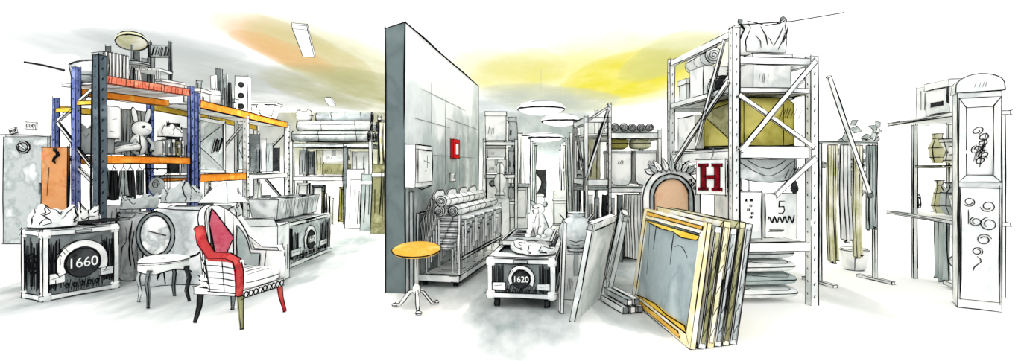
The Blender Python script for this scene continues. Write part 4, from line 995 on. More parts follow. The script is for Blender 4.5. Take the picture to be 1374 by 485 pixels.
def stack_chair():
    c = thing('stacking_chair', 'x', 'chair'); dd = 6.9
    m = MB(dd, .7); m.ball((0, 0, .03), (.2, .19, .029), .45, .4, n=24, nv=8, ring='xz', eq=True); m.obj('seat', wash('seat_wash', (250, 250, 250), (176, 184, 184), .4, 5, 2), c, True)
    m = MB(dd, .9)
    def bk(u, v, s): return V((-.19 + .38 * u + 0, .215 + .03 * v + s - .02 * math.sin(PI * u), .02 + (.36 * v) * (1 - .16 * (2 * u - 1) ** 4)))
    n = 10
    g = [(bk(i / n, j / 4, 0)) for j in range(5) for i in range(n + 1)]; g2 = [(bk(i / n, j / 4, .014)) for j in range(5) for i in range(n + 1)]
    w = n + 1; N = len(g); fs = []
    for j in range(4):
        for i in range(n):
            q_ = (j * w + i, j * w + i + 1, (j + 1) * w + i + 1, (j + 1) * w + i); fs.append(q_); fs.append(tuple(N + k for k in reversed(q_)))
    for i in range(n): fs.append((4 * w + i, 4 * w + i + 1, N + 4 * w + i + 1, N + 4 * w + i))
    for j in range(4): fs.append((j * w, (j + 1) * w, N + (j + 1) * w, N + j * w)); fs.append((j * w + n, (j + 1) * w + n, N + (j + 1) * w + n, N + j * w + n))
    m.add(g + g2, fs)
    e = [bk(0, j / 4, -.003) for j in range(5)] + [bk(i / n, 1, -.003) for i in range(1, n + 1)] + [bk(1, j / 4, -.003) for j in range(3, -1, -1)]
    m.line(e, 1, .5); m.line([p + V((0, .02, 0)) for p in e], .9, .5); m.obj('backrest', W, c, True)
    for x in (-.217, .217):
        for y in (-.17, .17):
            m = MB(dd, .8); m.tube([(x, y, -.30), (x, y, .025)], .009, 6, edge=1); m.obj('leg', W, c)
    return c
SC = stack_chair(); nchair = 0
pitch = [.34, .83, 1.32, 1.81]; nm = ['nearest the stool', 'second along the trolley from the stool', 'third along the trolley from the stool', 'at the far end of the trolley']
for k, x in enumerate(pitch):
    for j in range(6):
        lab = ('%s stacked chair in the chair stack %s' % (['lowest', 'second lowest', 'third lowest', 'third highest', 'second highest', 'topmost'][j], nm[k]))
        loc = tp(x, .275 - .033 * j, .43 + .071 * j); r = TRZ
        if nchair == 0: put(SC, loc, r); SC['label'] = lab; SC['group'] = 'stacking chairs on the trolley'; 
        else: dup(SC, loc, r, lab, 'stacking chairs on the trolley')
        nchair += 1
for i, (x, y, z, L_, r, mt, lab) in enumerate(((.95, .09, .845, 1.95, .062, W, 'long banded white roll lying at the aisle side on the stacked chairs'), (.85, .235, .845, 1.9, .066, wash('roll_white_wash', PAPER, (168, 174, 174), .4, 3, 2), 'long white roll lying against the chair backs on the trolley'), (.62, .16, .972, 1.75, .066, W, 'uppermost white roll with a spiral end on the trolley'))):
    o = roll('cloth_roll', lab, 'roll', L_, r, d, mt, 'rolls on the chair trolley', bands=7); put(o, tp(x + .1, y - .01, z + .008), TRZ)

# ------------------------------------------------------------------ shelving behind the trolley
d = 11.2
RC = Rack('shelf_rack', 'white shelving loaded with boxes behind the trolley at the partition end', (GX(650, d), d), 0, d)
LC = .68
for x in (0, LC):
    for y in (0, .6): RC.post(x, y, 2.05, W, .06, dots=False)
for z in (.72, 1.3, 2.0): RC.beam(0, LC, 0, z, W, .07).deck(.02, LC - .02, .02, .58, z, W)
def boxC(name, label, x0, x1, z, h, y=.3, dp=.4, **k): o = carton(name, label, 'box', x1 - x0, dp, h, d, **k); return on(RC, o, (x0 + x1) / 2, y, z)
boxC('storage_box', 'largest white box on top of the shelving behind the trolley', 0.02, .46, 2.0, .62, mat=W)
boxC('storage_box', 'narrow dark-sided box beside the largest box on the shelving', .52, .68, 2.0, .5, mat=GR)
boxC('storage_box', 'wide flat box on the upper shelf behind the trolley', .04, .46, 1.3, .28, mat=W, lid='tape')
boxC('storage_box', 'white box lying on the wide flat box of the upper shelf', .06, .44, 1.63, .26, mat=W2)
boxC('storage_box', 'narrow grey box upright on the upper shelf behind the trolley', .515, .625, 1.3, .56, mat=GR)
o = thing('speaker_box', 'box with two round openings on the lower shelf behind the trolley', 'cabinet'); m = MB(d); m.box(-.22, .22, -.18, .18, .006, .46); m.obj('body', W, o)
for x in (-.1, .1):
    m = MB(d).at(x, -.18, .34, rx=90); m.lathe([(.06, 0), (.06, .015)], 14, k=1.2); m.obj('opening_ring', GD_, o)
on(RC, o, .27, .3, .72)
for i in range(3):
    o = thing('bottle', '%s bottle from the speaker box on the lower shelf behind the trolley' % NTH[i], 'bottle', group='bottles behind the trolley'); m = MB(d); m.lathe([(.035, .006), (.045, .05), (.045, .2), (.015, .27), (.015, .33)], 12, mer=4); m.obj('body', (GR, W, GD_)[i], o, True); on(RC, o, .565 + .0 * i, .1 + .15 * i, .72)
o = heap('cloth_heap', 'white cloth heap on the floor at the foot of the shelving behind the trolley', 'cloth', .34, .34, .45, d, W, 51, 7); put(o, (GX(657, 10.7), 10.6 + .25, 0), 0)
# jar figure and cabinet between shelving and aisle
d = 10.2
o = thing('figurine', 'slim white vase figure standing on a box beside the shelving', 'vase', (GX(671, d), d, .86)); m = MB(d); m.lathe([(.07, .006), (.1, .05), (.05, .13), (.11, .26), (.12, .36), (.05, .47), (.07, .5), (.075, .6), (.04, .68), (.01, .69)], 16, rings=(1, 2, 5, 8), mer=4, k=.9); m.obj('body', W, o, True)
o = carton('storage_box', 'tall white box under the vase figure beside the shelving', 'box', .34, .34, .85, d, W, None); put(o, (GX(671, d), d, 0), 4)
d = 12.2
o = thing('cabinet', 'low white cabinet with a bright front at the aisle corner', 'cabinet', (GX(690, d), d, 0)); m = MB(d); m.box(-.3, .3, -.25, .25, .006, 1.0); m.obj('body', W, o); m = MB(d); m.box(-.25, .25, -.27, -.25, .3, .92); m.obj('door', W2, o); m = MB(d); m.box(-.33, .33, -.29, .27, 1.0, 1.06); m.obj('top', GR, o)
for i, (px, h_, w_, mt) in enumerate(((684, 2.62, .26, W), (690, 2.56, .16, GR), (696, 2.35, .2, W))):
    dd = 12.9 + .4 * i; o = board('panel', ('tallest white panel standing behind the low aisle cabinet', 'grey narrow panel standing behind the low aisle cabinet', 'white panel standing last behind the low aisle cabinet')[i], 'panel', w_, h_, .06, dd, mt, 'panels behind the aisle cabinet', marks=5); put(o, (GX(px, dd), dd, 0), 8)
# curtains along the aisle
for i in range(5):
    dd = 15 + 1.25 * i; px = 702 + 3.2 * i; o = sheet('curtain', '%s pale curtain hanging along the aisle past the cabinet' % NTH[i], 'curtain', .34, 2.35 - .02 * i, dd, (W, GR, W2, TEAL, GR)[i], 3, .04, 'curtains along the aisle', i + 3, rail=GD_); put(o, (GX(px, dd), dd, 0), 30)
# dark picture at the aisle end
d = 21.5; o = thing('dark_screen', 'black framed screen with a pale curve at the end of the aisle', 'screen', (GX(724, d), d, .0))
m = MB(d); m.box(-.27, .27, 0, .05, .22, 1.36); m.obj('frame', BK, o)
m = MB(d); m.plate([(-.24, .32), (-.1, .42), (.06, .72), (.08, .9), (-.06, 1.12), (-.24, 1.3)], -.012, .0, side=False); m.obj('pale_curve', W, o)
for x in (-.2, .2):
    m = MB(d); m.box(x - .03, x + .03, -.12, .2, .006, .22); m.obj('foot', GR, o)
d = 20.6
o = thing('counter', 'wide white counter standing in front of the dark screen', 'counter', (GX(716, d), d, 0)); m = MB(d, .7); m.box(-.6, .35, -.3, .3, .006, .34); m.obj('body', W, o); m = MB(d, .7); m.box(-.64, .39, -.34, .34, .34, .4); m.obj('top', W2, o)
d = 13.2
o = thing('cabinet', 'small white cabinet with a round knob at the aisle end', 'cabinet', (GX(751, d), d, 0)); m = MB(d); m.box(-.18, .18, -.2, .2, .006, .62); m.obj('body', W, o); m = MB(d); m.box(-.15, .15, -.215, -.2, .05, .55); m.obj('door', W2, o)
o = carton('storage_box', 'small box with a dot resting on the small aisle cabinet', 'box', .36, .34, .2, d, W, None, False); put(o, (GX(751, d), d, .66), 0)
# ------------------------------------------------------------------ centre flight case, toy dog, boards, urn
d = 5.7
ccx = V((.09, 5.32)) + V((.14, .99)) * .98
flight_case('open-topped white flight case on casters with black badge, middle of the floor', (ccx.x, ccx.y, 0), -8, .70, 1.96, .52, '1620', 5.7, True, 'open')
a = rad(-8); cu_ = V((math.cos(a), math.sin(a))); cn_ = V((-math.sin(a), math.cos(a)))
def cp(x, y, z): p = ccx + cu_ * x + cn_ * y; return (p.x, p.y, z)
o = thing('louvred_panel', 'grey slatted panel lying in the open top of the middle flight case', 'panel', cp(-.03, .33, .552), -8); m = MB(6.6); m.box(-.27, .27, -.6, .6, 0.004, .03)
for i in range(12): m.line([(-.24, -.1 + i * .055, .034), (.2, -.08 + i * .055, .034)], .8)
m.obj('slat_board', GR, o); m = MB(6.6)
for x in (-.30, .27): m.box(x, x + .03, -.63, .63, .004, .05)
for y in (-.63, .6): m.box(-.3, .3, y, y + .03, .004, .05)
m.obj('frame', W, o)
o = heap('cloth_heap', 'crumpled white cloth under the toy dog at the flight case corner', 'cloth', .42, .46, .1, 5.8, W, 61, 6); put(o, cp(.12, -.68, .54), 10)
# toy dog: sitting body, head turned to the stool
o = thing('toy_dog', 'shaggy white toy dog sitting on cloth on the middle flight case', 'toy', cp(.17, -.50, .69), -30); d = 6
m = MB(d, .9)
def body(u, v):
    a = 2 * PI * u; zz = .34 * v; r = .145 * (1 - .5 * v) * (math.sin(PI * min(1, .12 + v * .75)) ** .5) if v < 1 else .06
    return V((r * math.cos(a) * (1 + .08 * math.sin(5 * a)), (r * 1.15) * math.sin(a) - .05 * v, .006 + zz))
m.grid(body, 24, 8, closed=True, ul=[.0, .5, .68, .8], vl=[0]); m.add([body(i / 24, 0) for i in range(24)], [tuple(reversed(range(24)))])
m.add([body(i / 24, 1) for i in range(24)], [tuple(range(24))])
m.hatch((-.09, -.19, .05), (.18, 0, 0), (.01, .02, .14), 8, .9)
for x in (-.07, .07): m.tube([(x, -.1, .2), (x * 1.1, -.19, .1), (x * 1.1, -.21, .02)], .035, 8, r2=.028, edge=2); m.ball((x * 1.1, -.235, .026), (.035, .05, .024), ring='xz')
for x in (-.12, .12): m.ball((x, -.06, .07), (.06, .11, .07), ring='yz'); m.ball((x, -.17, .03), (.035, .06, .028), ring='xz')
m.obj('body', W, o, True)
m = MB(d, .9); m.ball((0, -.08, .42), (.088, .095, .085), ring='xz'); m.ball((0, -.185, .395), (.05, .07, .042), ring='xzyz'); m.ball((0, -.25, .408), (.02, .015, .015), m=1, ring='')
for x in (-.035, .035): m.ball((x, -.165, .45), (.013, .01, .014), m=1, ring='')
m.hatch((-.07, -.14, .46), (.14, 0, 0), (0, -.01, .05), 6, .7); hd = m.obj('head', [W, BK], o, True)
for x in (-1, 1):
    m = MB(d, .9).at(x * .075, -.07, .47, ry=x * 28); m.plate([(-.03, 0), (.03, 0), (.028, .04), (.0, .085), (-.028, .04)], -.012, .012); m.obj('ear', GR, hd)
m = MB(d); m.tube([(0, .14, .05), (.04, .2, .1), (.08, .21, .18)], .02, 8, r2=.01, edge=2); m.obj('tail', W, o, True); o.scale = (.8, .8, .72)
# leaning boards beside the case
def leanboard(label, P0, P1, hgt, lean, t_, d, mat, marks=3):
    """board whose bottom edge runs from P0 to P1 (plan), leaning away to its back"""
    A, B = V(P0), V(P1); w_ = (B - A).length; rz = math.degrees(math.atan2(B.y - A.y, B.x - A.x)); c = (A + B) / 2
    o = thing('leaning_board', label, 'board', (c.x, c.y, 0), rz, rx=-lean)
    m = MB(d, 1.2); m.box(-w_ / 2, w_ / 2, 0, t_, .006 + t_ * math.sin(rad(lean)) * 0, hgt)
    for i in range(marks):
        x = -w_ / 2 + w_ * (i + 1) / (marks + 1); m.line([(x, -.004, hgt * .1), (x + .03, -.004, hgt * RND.uniform(.5, .9))], .6)
    m.obj('panel', mat, o)
    m = MB(d, 1.1); m.box(-w_ / 2 - .012, -w_ / 2 + .03, -.012, t_ + .012, .02, hgt + .012); m.obj('edge_strip', W, o)
    m = MB(d, 1.1); m.box(-w_ / 2, w_ / 2, -.01, t_ + .01, hgt - .06, hgt + .012); m.obj('top_strip', W, o)
    return o
leanboard('tall pale board leaning beside the flight case, its lower edge furthest out', (.91, 5.74), (.54, 4.90), .95, 11, .05, 5.1, wash('board_wash', PAPER, (186, 194, 192), .5, 2, 2))
leanboard('wider pale board leaning to the shelves behind the round urn', (1.22, 6.75), (1.08, 5.95), .92, 12, .05, 6, wash('board_wash_two', (244, 246, 245), (196, 206, 204), .6, 1.8, 6))
o = thing('leaning_strut', 'thin white strut leaning against the flight case beside the toy dog', 'strut', (.475, 5.2, 0), -84, rx=-2); m = MB(5.6, 1.1); m.box(-.04, .04, 0, .03, .006, .9); m.obj('batten', W, o)
d = 5.85
o = carton('storage_box', 'white box standing under the round urn', 'box', .26, .34, .50, d, W, 'tape'); put(o, (.72, d, 0), -8)
o = thing('urn', 'round-bellied pale urn with curled handles on the white box', 'urn', (.72, d, .515)); m = MB(d, 1.1)
m.lathe([(.09, .004), (.11, .02), (.1, .035)], 20, rings=(0, 2)); m.ball((0, 0, .21), (.195, .195, .185), ring='xz', n=28, nv=16, k=1.3)
m.lathe([(.07, .38), (.085, .40), (.10, .425), (.09, .43)], 20, rings=(0, 2))
for z0, r0 in ((.13, .17), (.09, .14)): m.line([((r0 + .006) * math.sin(rad(-50 + i * 9)), -(r0 + .006) * math.cos(rad(-50 + i * 9)), z0 + .012 * math.sin(i)) for i in range(11)], .7)
m.obj('belly', wash('urn_wash', (246, 248, 248), (178, 190, 190), .5, 4, 4), o, True)
for sx in (-1, 1):
    m = MB(d); m.tube([(sx * (.12 + .08 * math.sin(PI * i / 8)), -.02, .33 + .03 * i / 8 + .09 * math.sin(PI * i / 8) - .02 * i / 8) for i in range(9)], .012, 6, edge=2); m.obj('handle', W, o, True)
# bundle of battens on the floor
for i in range(5):
    o = thing('batten', '%s batten of the bundle lying beside the pale boards, counting from the boards' % NTH[i], 'batten', (1.055 + .078 * (i % 3) + .04 * (i // 3), 5.40 + .02 * (i % 3), .008 + .078 * (i // 3)), -76, 'battens lying on the floor'); m = MB(5.9); m.box(-.26, .26, -.026, .026, 0, .06); m.obj('timber', (W, GR, W, GR, W)[i], o)
    m = MB(5.9); m.box(.26, .266, -.024, .024, .006, .054, k=.7); m.obj('sawn_end', (GD_, W, GD_, W, GD_)[i], o)
# ------------------------------------------------------------------ racking in the middle right
d = 8
RM = Rack('pallet_rack', 'white braced rack carrying the two hanging bins and cloth rolls', (1.11, 7.85), 3, d)
for x, h in ((0, 2.22), (.36, 2.40), (1.12, 2.02)): RM.post(x, 0, h, W, .055, dots=(x == .36)).post(x, .9, h, W, .05, dots=False)
RM.beam(0, .36, 0, 2.2, W, .07, y1=0).beam(0, .36, 0, 1.27, W, .09).beam(.36, 1.12, 0, 1.97, W, .08).beam(.36, 1.12, 0, 1.14, W, .07).beam(0, 1.12, .9, 1.97, W, .08).beam(0, 1.12, .9, 1.14, W, .07)
RM.side(0, .02, .88, 2.2, W).side(0, .02, .88, 1.27, W).side(1.12, .02, .88, 1.97, W)
RM.brace((.01, -.02, 1.3), (.35, -.02, 2.36), W, .04).brace((0, .05, 1.3), (0, .85, 2.1), W, .03).brace((.02, -.015, 2.15), (.34, -.015, 2.36), W, .03)
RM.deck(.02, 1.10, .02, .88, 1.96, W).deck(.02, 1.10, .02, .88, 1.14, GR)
for i in range(5):
    o = roll('cloth_roll', '%s cloth roll above the two bins, counting from the braced frame' % NTH[i], 'roll', .7, .058, d, W, 'rolls above the two bins', bands=1); on(RM, o, .46 + .135 * i, .42, 1.97, 90)
for i, x in enumerate((.55, .91)):
    o = thing('hanging_bin', ('white bin with a rounded belly and three marks, nearer the braced frame', 'white bin with a rounded belly and three marks, nearer the arched mirror')[i], 'bin', group='bins on the white rack'); m = MB(d)
    pr = [(-.165, .5), (-.165, .09), (-.12, .02), (0, .004), (.12, .02), (.165, .09), (.165, .5)]
    m.plate(pr, -.2, .2, side=False); m.hatch((-.05 + .08 * i, -.204, .32), (.09, 0, .0), (.02, 0, .07), 4, 1); m.obj('shell', W, o); m = MB(d); m.box(-.17, .17, -.21, .21, .5, .53); m.obj('lid', GR, o); on(RM, o, x + .03 * i, .27, 1.145)
for i, x in enumerate((.51, .87)):
    o = cushion('sack', ('olive sack flopped on the bin nearer the braced frame', 'pale olive sack flopped on the bin nearer the arched mirror')[i], .29, .34, .17, d, (OLV, OLP)[i], None, 'sack'); on(RM, o, x + .035, .27, 1.70)
o = board('panel', 'olive painted panel standing inside the braced rack frame', 'panel', .24, .72, .05, d, OLP, None, marks=5); on(RM, o, .19, .4, 1.15)
o = board('panel', 'grey panel behind the olive one inside the braced rack frame', 'panel', .22, .70, .05, d, GD_, None, marks=5); on(RM, o, .19, .58, 1.16)
for i in range(5):
    o = board('panel', '%s tall panel standing under the braced rack frame, counting from the aisle' % NTH[i], 'panel', .08, 1.0 - .05 * (i % 2), .05, d, (W, GR, BK, W, GD_)[i], 'panels under the braced frame', marks=3); on(RM, o, .08 + .115 * i, .06 + .05 * (i % 2), 0)
o = sheet('hanging_cloth', 'long white cloth hanging in the dark gap under the two bins', 'cloth', .3, .98, d, W, 4, .03); on(RM, o, .76, .1, .02)
o = sheet('hanging_cloth', 'grey cloth hanging under the two bins beside the long white one', 'cloth', .34, .9, d, GD_, 4, .03, None, 5); on(RM, o, 1.04 - .09, .24, .1)
o = carton('storage_box', 'grey box on the floor behind the hanging cloths under the bins', 'box', .6, .4, .55, d, GD_); on(RM, o, .86, .55, 0)
for i, (px, dd, h_, w_, mt) in enumerate(((779, 9.4, 2.2, .22, W), (775, 10.4, 2.14, .24, W2), (770, 11.4, 2.05, .2, GR), (767, 12.6, 2.15, .22, W), (763, 14, 2.05, .24, W), (760, 15.6, 2.1, .3, GR), (757, 17.4, 2.0, .3, W))):
    o = board('panel', '%s tall leaning panel along the aisle side of the braced rack, counting away' % NTH[i], 'panel', w_, h_, .06, dd, mt, 'panels along the aisle', marks=6, top=.06 * (i % 3)); put(o, (GX(px, dd), dd, 0), 62, -1.5)
d = 9.2
o = thing('letter_plate', 'small white plate with a round letter on the first tall aisle panel', 'sign', (GX(776, 8.85), 8.85, Z(240, 8.85) - .15), 5); m = MB(d); m.box(-.08, .08, 0, .03, 0, .3); m.obj('plate', W, o); text_obj('G', .2, INKM, o, (0, -.006, .15), (PI / 2, 0, 0))
m = MB(d); m.box(-.02, .02, .0, .03, -1.2, 0); m.obj('post', GR, o)
# ------------------------------------------------------------------ mirrors stacked on their edges
d = 4.9; MRZ = -85.4
def mirror_art(m, w, h, t_):
    m.line([(-w * .25, t_ * .38, h * .93), (-w * .24, t_ * .38, h * .62)], 1.0); m.line([(w * .06, t_ * .38, h * .93), (w * .07, t_ * .38, h * .55)], 1.3); m.line([(-w * .38, t_ * .38, h * .9), (-w * .30, t_ * .38, h * .35)], .7)
    m.line([(w * .1 + .06 * i, t_ * .38, h * (.72 + .03 * i - .008 * i * i)) for i in range(6)], .7)
base = V((1.35, 4.89)); ma = rad(MRZ); mu = V((math.cos(ma), math.sin(ma))); mn = V((-math.sin(ma), math.cos(ma)))
o = frame('mirror', 'large mirror in a gilt frame at the front of the leaning stack', 'mirror', 1.50, 1.02, .1, .045, d, GILT, GLASSM, None, mirror_art, 'glass'); put(o, (base.x, base.y, 0), MRZ, -8)
for (nm_, pts, mt) in (('gilt_patch', [(-.62, .955), (.70, .955), (.70, .985), (-.62, .99)], OCH), ('gilt_patch', [(-.7, .03), (.55, .03), (.50, .07), (-.66, .075)], OCH)):
    m = MB(d, .9); m.plate(pts, -.008, .002); m.obj(nm_, mt, o)
m = MB(d, 1.1); m.plate([(-.66, .90), (.66, .90), (.60, .86), (.3, .845), (.1, .87), (-.2, .86), (-.5, .88)], .004, .022, side=False); m.obj('inner_gilding', YE, o)
m = MB(d, 1.1); m.plate([(-.66, .10), (.66, .10), (.60, .15), (.2, .135), (-.1, .15), (-.4, .13)], .004, .022, side=False); m.obj('inner_gilding', YE, o)
specs = [(1.42, .99, W, OLD, 'first frame behind the gilt mirror, white with an olive band'), (1.50, 1.03, GILT, GR, 'second frame behind the gilt mirror, gilt edge'), (1.36, .97, W, OLD, 'third frame behind the gilt mirror, white edge'), (1.46, 1.02, OLP, GR, 'fourth frame behind the gilt mirror, pale olive edge'), (1.38, 1.0, W, OLV, 'last and outermost frame leaning behind the gilt mirror')]
for i, (w_, h_, mt, pm, lab) in enumerate(specs):
    off = .075 + .075 * i; dx = (1.5 - w_) / 2 * .9 - .02 * i
    o = frame('picture_frame', lab, 'picture frame', w_, h_, .09, .055, d, mt, pm, 'frames leaning behind the gilt mirror', None, 'canvas'); p = base + mn * off + mu * dx; put(o, (p.x, p.y, 0), MRZ, -8)
    m = MB(d); m.box(w_ / 2 - .004, w_ / 2 + .004, .012, .045, .05, h_ - .05, k=.7)
    for q_ in range(5): z = .1 + q_ * .17; m.line([(w_ / 2 + .006, .015, z), (w_ / 2 + .006, .04, z + .07)], .8)
    m.obj('edge_band', (OLD, OLP, GR, OLD, GR)[i], o)
# arched mirror with leafy crest
d = 6.1
o = thing('arched_mirror', 'arched mirror with blush glass and leafy crest behind the stacked frames', 'mirror', (GX(903, d), d, 0), 6, rx=-2); R = .33; zc = 1.10
def arch(R, zc, z0, n=22): return [(-R, z0)] + [(-R * math.cos(PI * i / n), zc + R * 1.0 * math.sin(PI * i / n)) for i in range(n + 1)] + [(R, z0)]
def ringp(m, R0, R1, z0, y0, y1, k=1.0):
    A = arch(R0, zc, z0); B = arch(R1, zc, z0); n = len(A)
    vs = [(x, y0, z) for x, z in A] + [(x, y0, z) for x, z in B] + [(x, y1, z) for x, z in A] + [(x, y1, z) for x, z in B]; fs = []
    for i in range(n - 1):
        j = i + 1; fs += [(i, j, n + j, n + i), (2 * n + j, 2 * n + i, 3 * n + i, 3 * n + j), (n + i, n + j, 3 * n + j, 3 * n + i), (j, i, 2 * n + i, 2 * n + j)]
    fs += [(0, n, 3 * n, 2 * n), (n - 1, 2 * n + n - 1, 3 * n + n - 1, n + n - 1)]
    m.add(vs, fs); m.line([(x, y0 - .002, z) for x, z in A], k, .6); m.line([(x, y0 - .002, z) for x, z in B], k, .6)
m = MB(d, 1.2); ringp(m, R + .02, R - .06, .01, 0, .05, 1.2)
for a_ in (20, 30, 40): m.curl(((R - .03) * math.cos(rad(a_)), -.004, zc + (R - .03) * math.sin(rad(a_))), (.022, 0, 0), (0, 0, .022), 1.2, 1, .4, .8)
m.obj('outer_moulding', W, o)
m = MB(d, 1.1); ringp(m, R - .06, R - .115, .01, .008, .045, 1.6); m.obj('inner_moulding', GR, o)
m = MB(d); m.plate(arch(R - .11, zc, .06), .02, .035, side=False, ink=False); m.obj('glass', BLUSH, o)
for i in range(9):
    a_ = 30 + 15 * i; L_ = .13 + .05 * math.sin(PI * i / 8)
    m = MB(d, 1.0).at((R + .0) * math.cos(rad(a_)) * .75, -.012 - .006 * (i % 2), zc + R * .9 + .02 * math.sin(PI * i / 8) - .02, ry=-(a_ - 90) * 1.1)
    m.plate([(0, 0), (.03, .04), (.035, .08), (0, L_), (-.035, .08), (-.03, .04)], -.006, .006); m.line([(0, -.008, .01), (0, -.008, L_ * .8)], .8); m.obj('crest_leaf', (W, GR, W2)[i % 3], o)
# ------------------------------------------------------------------ letter sign, right-hand rack
d = 5.6
RR = Rack('pallet_rack', 'tall white rack with crossed braces and olive tarpaulin load', (2.31, 5.42), 6, 5.6); LR, DR = .86, 1.6
RR.post(0, 0, 2.9, W, .08, k=1.2).post(LR, 0, 2.62, W, .085, k=1.2).post(0, DR, 2.9, W, .07, d=6.8).post(LR, DR, 2.62, W, .07, dots=False, d=6.8)
RR.beam(.04, LR - .04, 0, 2.60, W, .07).beam(.04, LR - .04, 0, 2.28, W, .05).beam(.04, LR - .04, 0, 1.67, W, .12).beam(.04, LR - .04, DR, 2.28, W, .08).beam(.04, LR - .04, DR, 1.67, W, .1)
RR.side(0, .04, DR - .04, 2.88, W, .07, .05).side(0, .04, DR - .04, 2.30, W, .06, .05).side(0, .04, DR - .04, 1.62, W, .1, .05).side(LR, .04, DR - .04, 2.60, W, .07).side(LR, .04, DR - .04, 2.28, W, .05).side(LR, .04, DR - .04, 1.67, W, .1)
RR.brace((.02, -.055, 2.20), (LR - .02, -.055, 1.66), W, .045).brace((LR - .02, -.085, 2.56), (.02, -.085, 1.62), W, .05)
RR.brace((-.05, .03, 2.35), (-.05, 1.5, 1.45), W, .05).brace((-.055, .1, 2.8), (-.055, .75, 1.7), W, .04)
RR.brace((LR, -.06, 1.55), (.42, -.06, 1.16), W, .05).brace((LR + .05, .05, 2.5), (LR + .05, DR - .1, 1.8), W, .04)
RR.deck(.05, LR - .05, .04, DR - .04, 2.275, W).deck(.05, LR - .05, .04, DR - .04, 1.655, W)
# tarpaulin load
o = thing('tarpaulin_load', 'bulky load under an olive tarpaulin on the middle shelf of the tall rack', 'load'); m = MB(5.5, 1.1)
def tarp(u, v):
    a = 2 * PI * u; e = .25; x = math.copysign(abs(math.cos(a)) ** e, math.cos(a)) * .343; y = math.copysign(abs(math.sin(a)) ** e, math.sin(a)) * .42
    if v > .85: q_ = (v - .85) / .15; return V((x * (1 - .75 * q_), y * (1 - .75 * q_), .545 + .02 * q_))
    q_ = v / .85; return V((x * (1 + .02 * math.sin(9 * a)), y, .018 + .527 * q_ + .012 * math.sin(5 * a) * (1 - q_)))
m.grid(tarp, 60, 8, closed=True, ul=[.12, .38, .62, .69, .76, .84, .88], vl=[0, .85]); m.add([tarp(i / 60, 1) for i in range(60)], [tuple(range(60))])
m.hatch((.1, -.428, .30), (.24, 0, .0), (.05, 0, .15), 8, .7); m.obj('tarpaulin', OLY, o, True)
m = MB(5.6, 1.1); m.add([(-.345, -.38, .5), (-.345, .40, .46), (-.345, -.38, .04), (-.358, -.38, .5), (-.358, .40, .46), (-.358, -.38, .04)], [(0, 1, 2), (5, 4, 3), (0, 3, 4, 1), (1, 4, 5, 2), (2, 5, 3, 0)]); m.line([(-.36, -.38, .5), (-.36, .40, .46), (-.36, -.38, .02)]); m.obj('side_flap', OLD, o)
on(RR, o, .44, .52, 1.655); o.scale = (1, 1, .955)
def boxR(name, label, x0, x1, y, z, h, dp, **k): o = carton(name, label, 'box', x1 - x0, dp, h, 6, **k); return on(RR, o, (x0 + x1) / 2, y, z)
boxR('storage_box', 'white box with scribbled marks on the middle shelf behind the tarpaulin load', .06, .6, 1.27, 1.655, .42, .5, mat=W, lid='tape')
# top shelf
o = carton('storage_box', 'low white box on the top shelf of the tall rack under the tied sack', 'box', .44, .5, .40, 5.7, W, 'lid'); on(RR, o, .575, .5, 2.275)
o = thing('tied_sack', 'white sack with tied corners on the highest box of the tall rack', 'sack'); m = MB(5.8, 1.1)
sk = [(-.26, .0), (.25, .0), (.27, .16), (.245, .34), (.27, .42), (.18, .36), (.0, .33), (-.14, .36), (-.25, .38), (-.2, .30), (-.27, .14)]
def sack(u, v):
    a = 2 * PI * u; n_ = len(sk); t_ = u * n_; i = int(t_) % n_; f_ = t_ - int(t_)
    p = V(sk[i]).lerp(V(sk[(i + 1) % n_]), f_); c_ = V((0, .17)); b = math.sin(PI * v); q_ = c_ + (p - c_) * (b ** .45 if b > 0 else 0)
    return V((q_.x, -.17 * math.cos(PI * v), q_.y + .006))
m.grid(sack, 44, 10, closed=True); m.line([sack(i / 44, .5) for i in range(45)], 2.2, .6); m.line([sack(i / 44, .3) for i in range(45)], 1.2, .6)
for aa, bb in (((-.1, .30), (-.02, .08)), ((.16, .3), (.05, .08)), ((.2, .27), (.1, .04)), ((-.16, .2), (-.1, .05)), ((-.04, .2), (.03, .1)), ((.22, .32), (.16, .12))): m.line([(aa[0], -.16, aa[1]), ((aa[0] + bb[0]) / 2 + .01, -.175, (aa[1] + bb[1]) / 2), (bb[0], -.165, bb[1])], 1.1)
m.obj('cloth', W, o, True)
for x, z in ((-.25, .385), (.265, .425)):
    m = MB(5.8); m.ball((x, 0, z + .006), (.03, .03, .03), ring='xz'); m.obj('knot', GD_, o)
on(RR, o, .60, .5, 2.705)
boxR('storage_box', 'white box on the top shelf beside the aisle post, scribbled front', .09, .40, 1.05, 2.275, .38, .36, mat=W, lid='tape')
boxR('storage_box', 'long white box at the far end of the top shelf', .08, .5, 1.42, 2.275, .30, .22, mat=W2, lid='lid')
o = roll('cloth_roll', 'white roll lying along the far top of the tall rack', 'roll', .7, .10, 6.3, W, bands=3); on(RR, o, .24, 1.2, 2.68, 85)
for i in range(3):
    o = thing('jar', '%s round jar from the post on the aisle edge of the top shelf' % NTH[i], 'jar', group='jars on the tall rack'); m = MB(5.9); m.lathe([(.05, .004), (.075, .04), (.08, .1), (.05, .15), (.035, .17), (.045, .18)], 14, rings=(1, 3, 5), mer=2); m.obj('body', (W, BK, GR)[i], o, True); on(RR, o, .1, .24 + .19 * i, 2.275)
# cable from the rack to the ceiling
m = MB(5.6, .9); A = RR.w(0, 0, 2.93); B = V((GX(1132, 5.9), 5.9, Z(17, 5.9)))
o = thing('cable', 'thin dark cable stretched from the rack post up towards the ceiling', 'cable', (0, 0, 0)); m.tube([A, A.lerp(B, .5) + V((0, 0, -.03)), B], .006, 6, edge=1); m.obj('wire', BK, o)
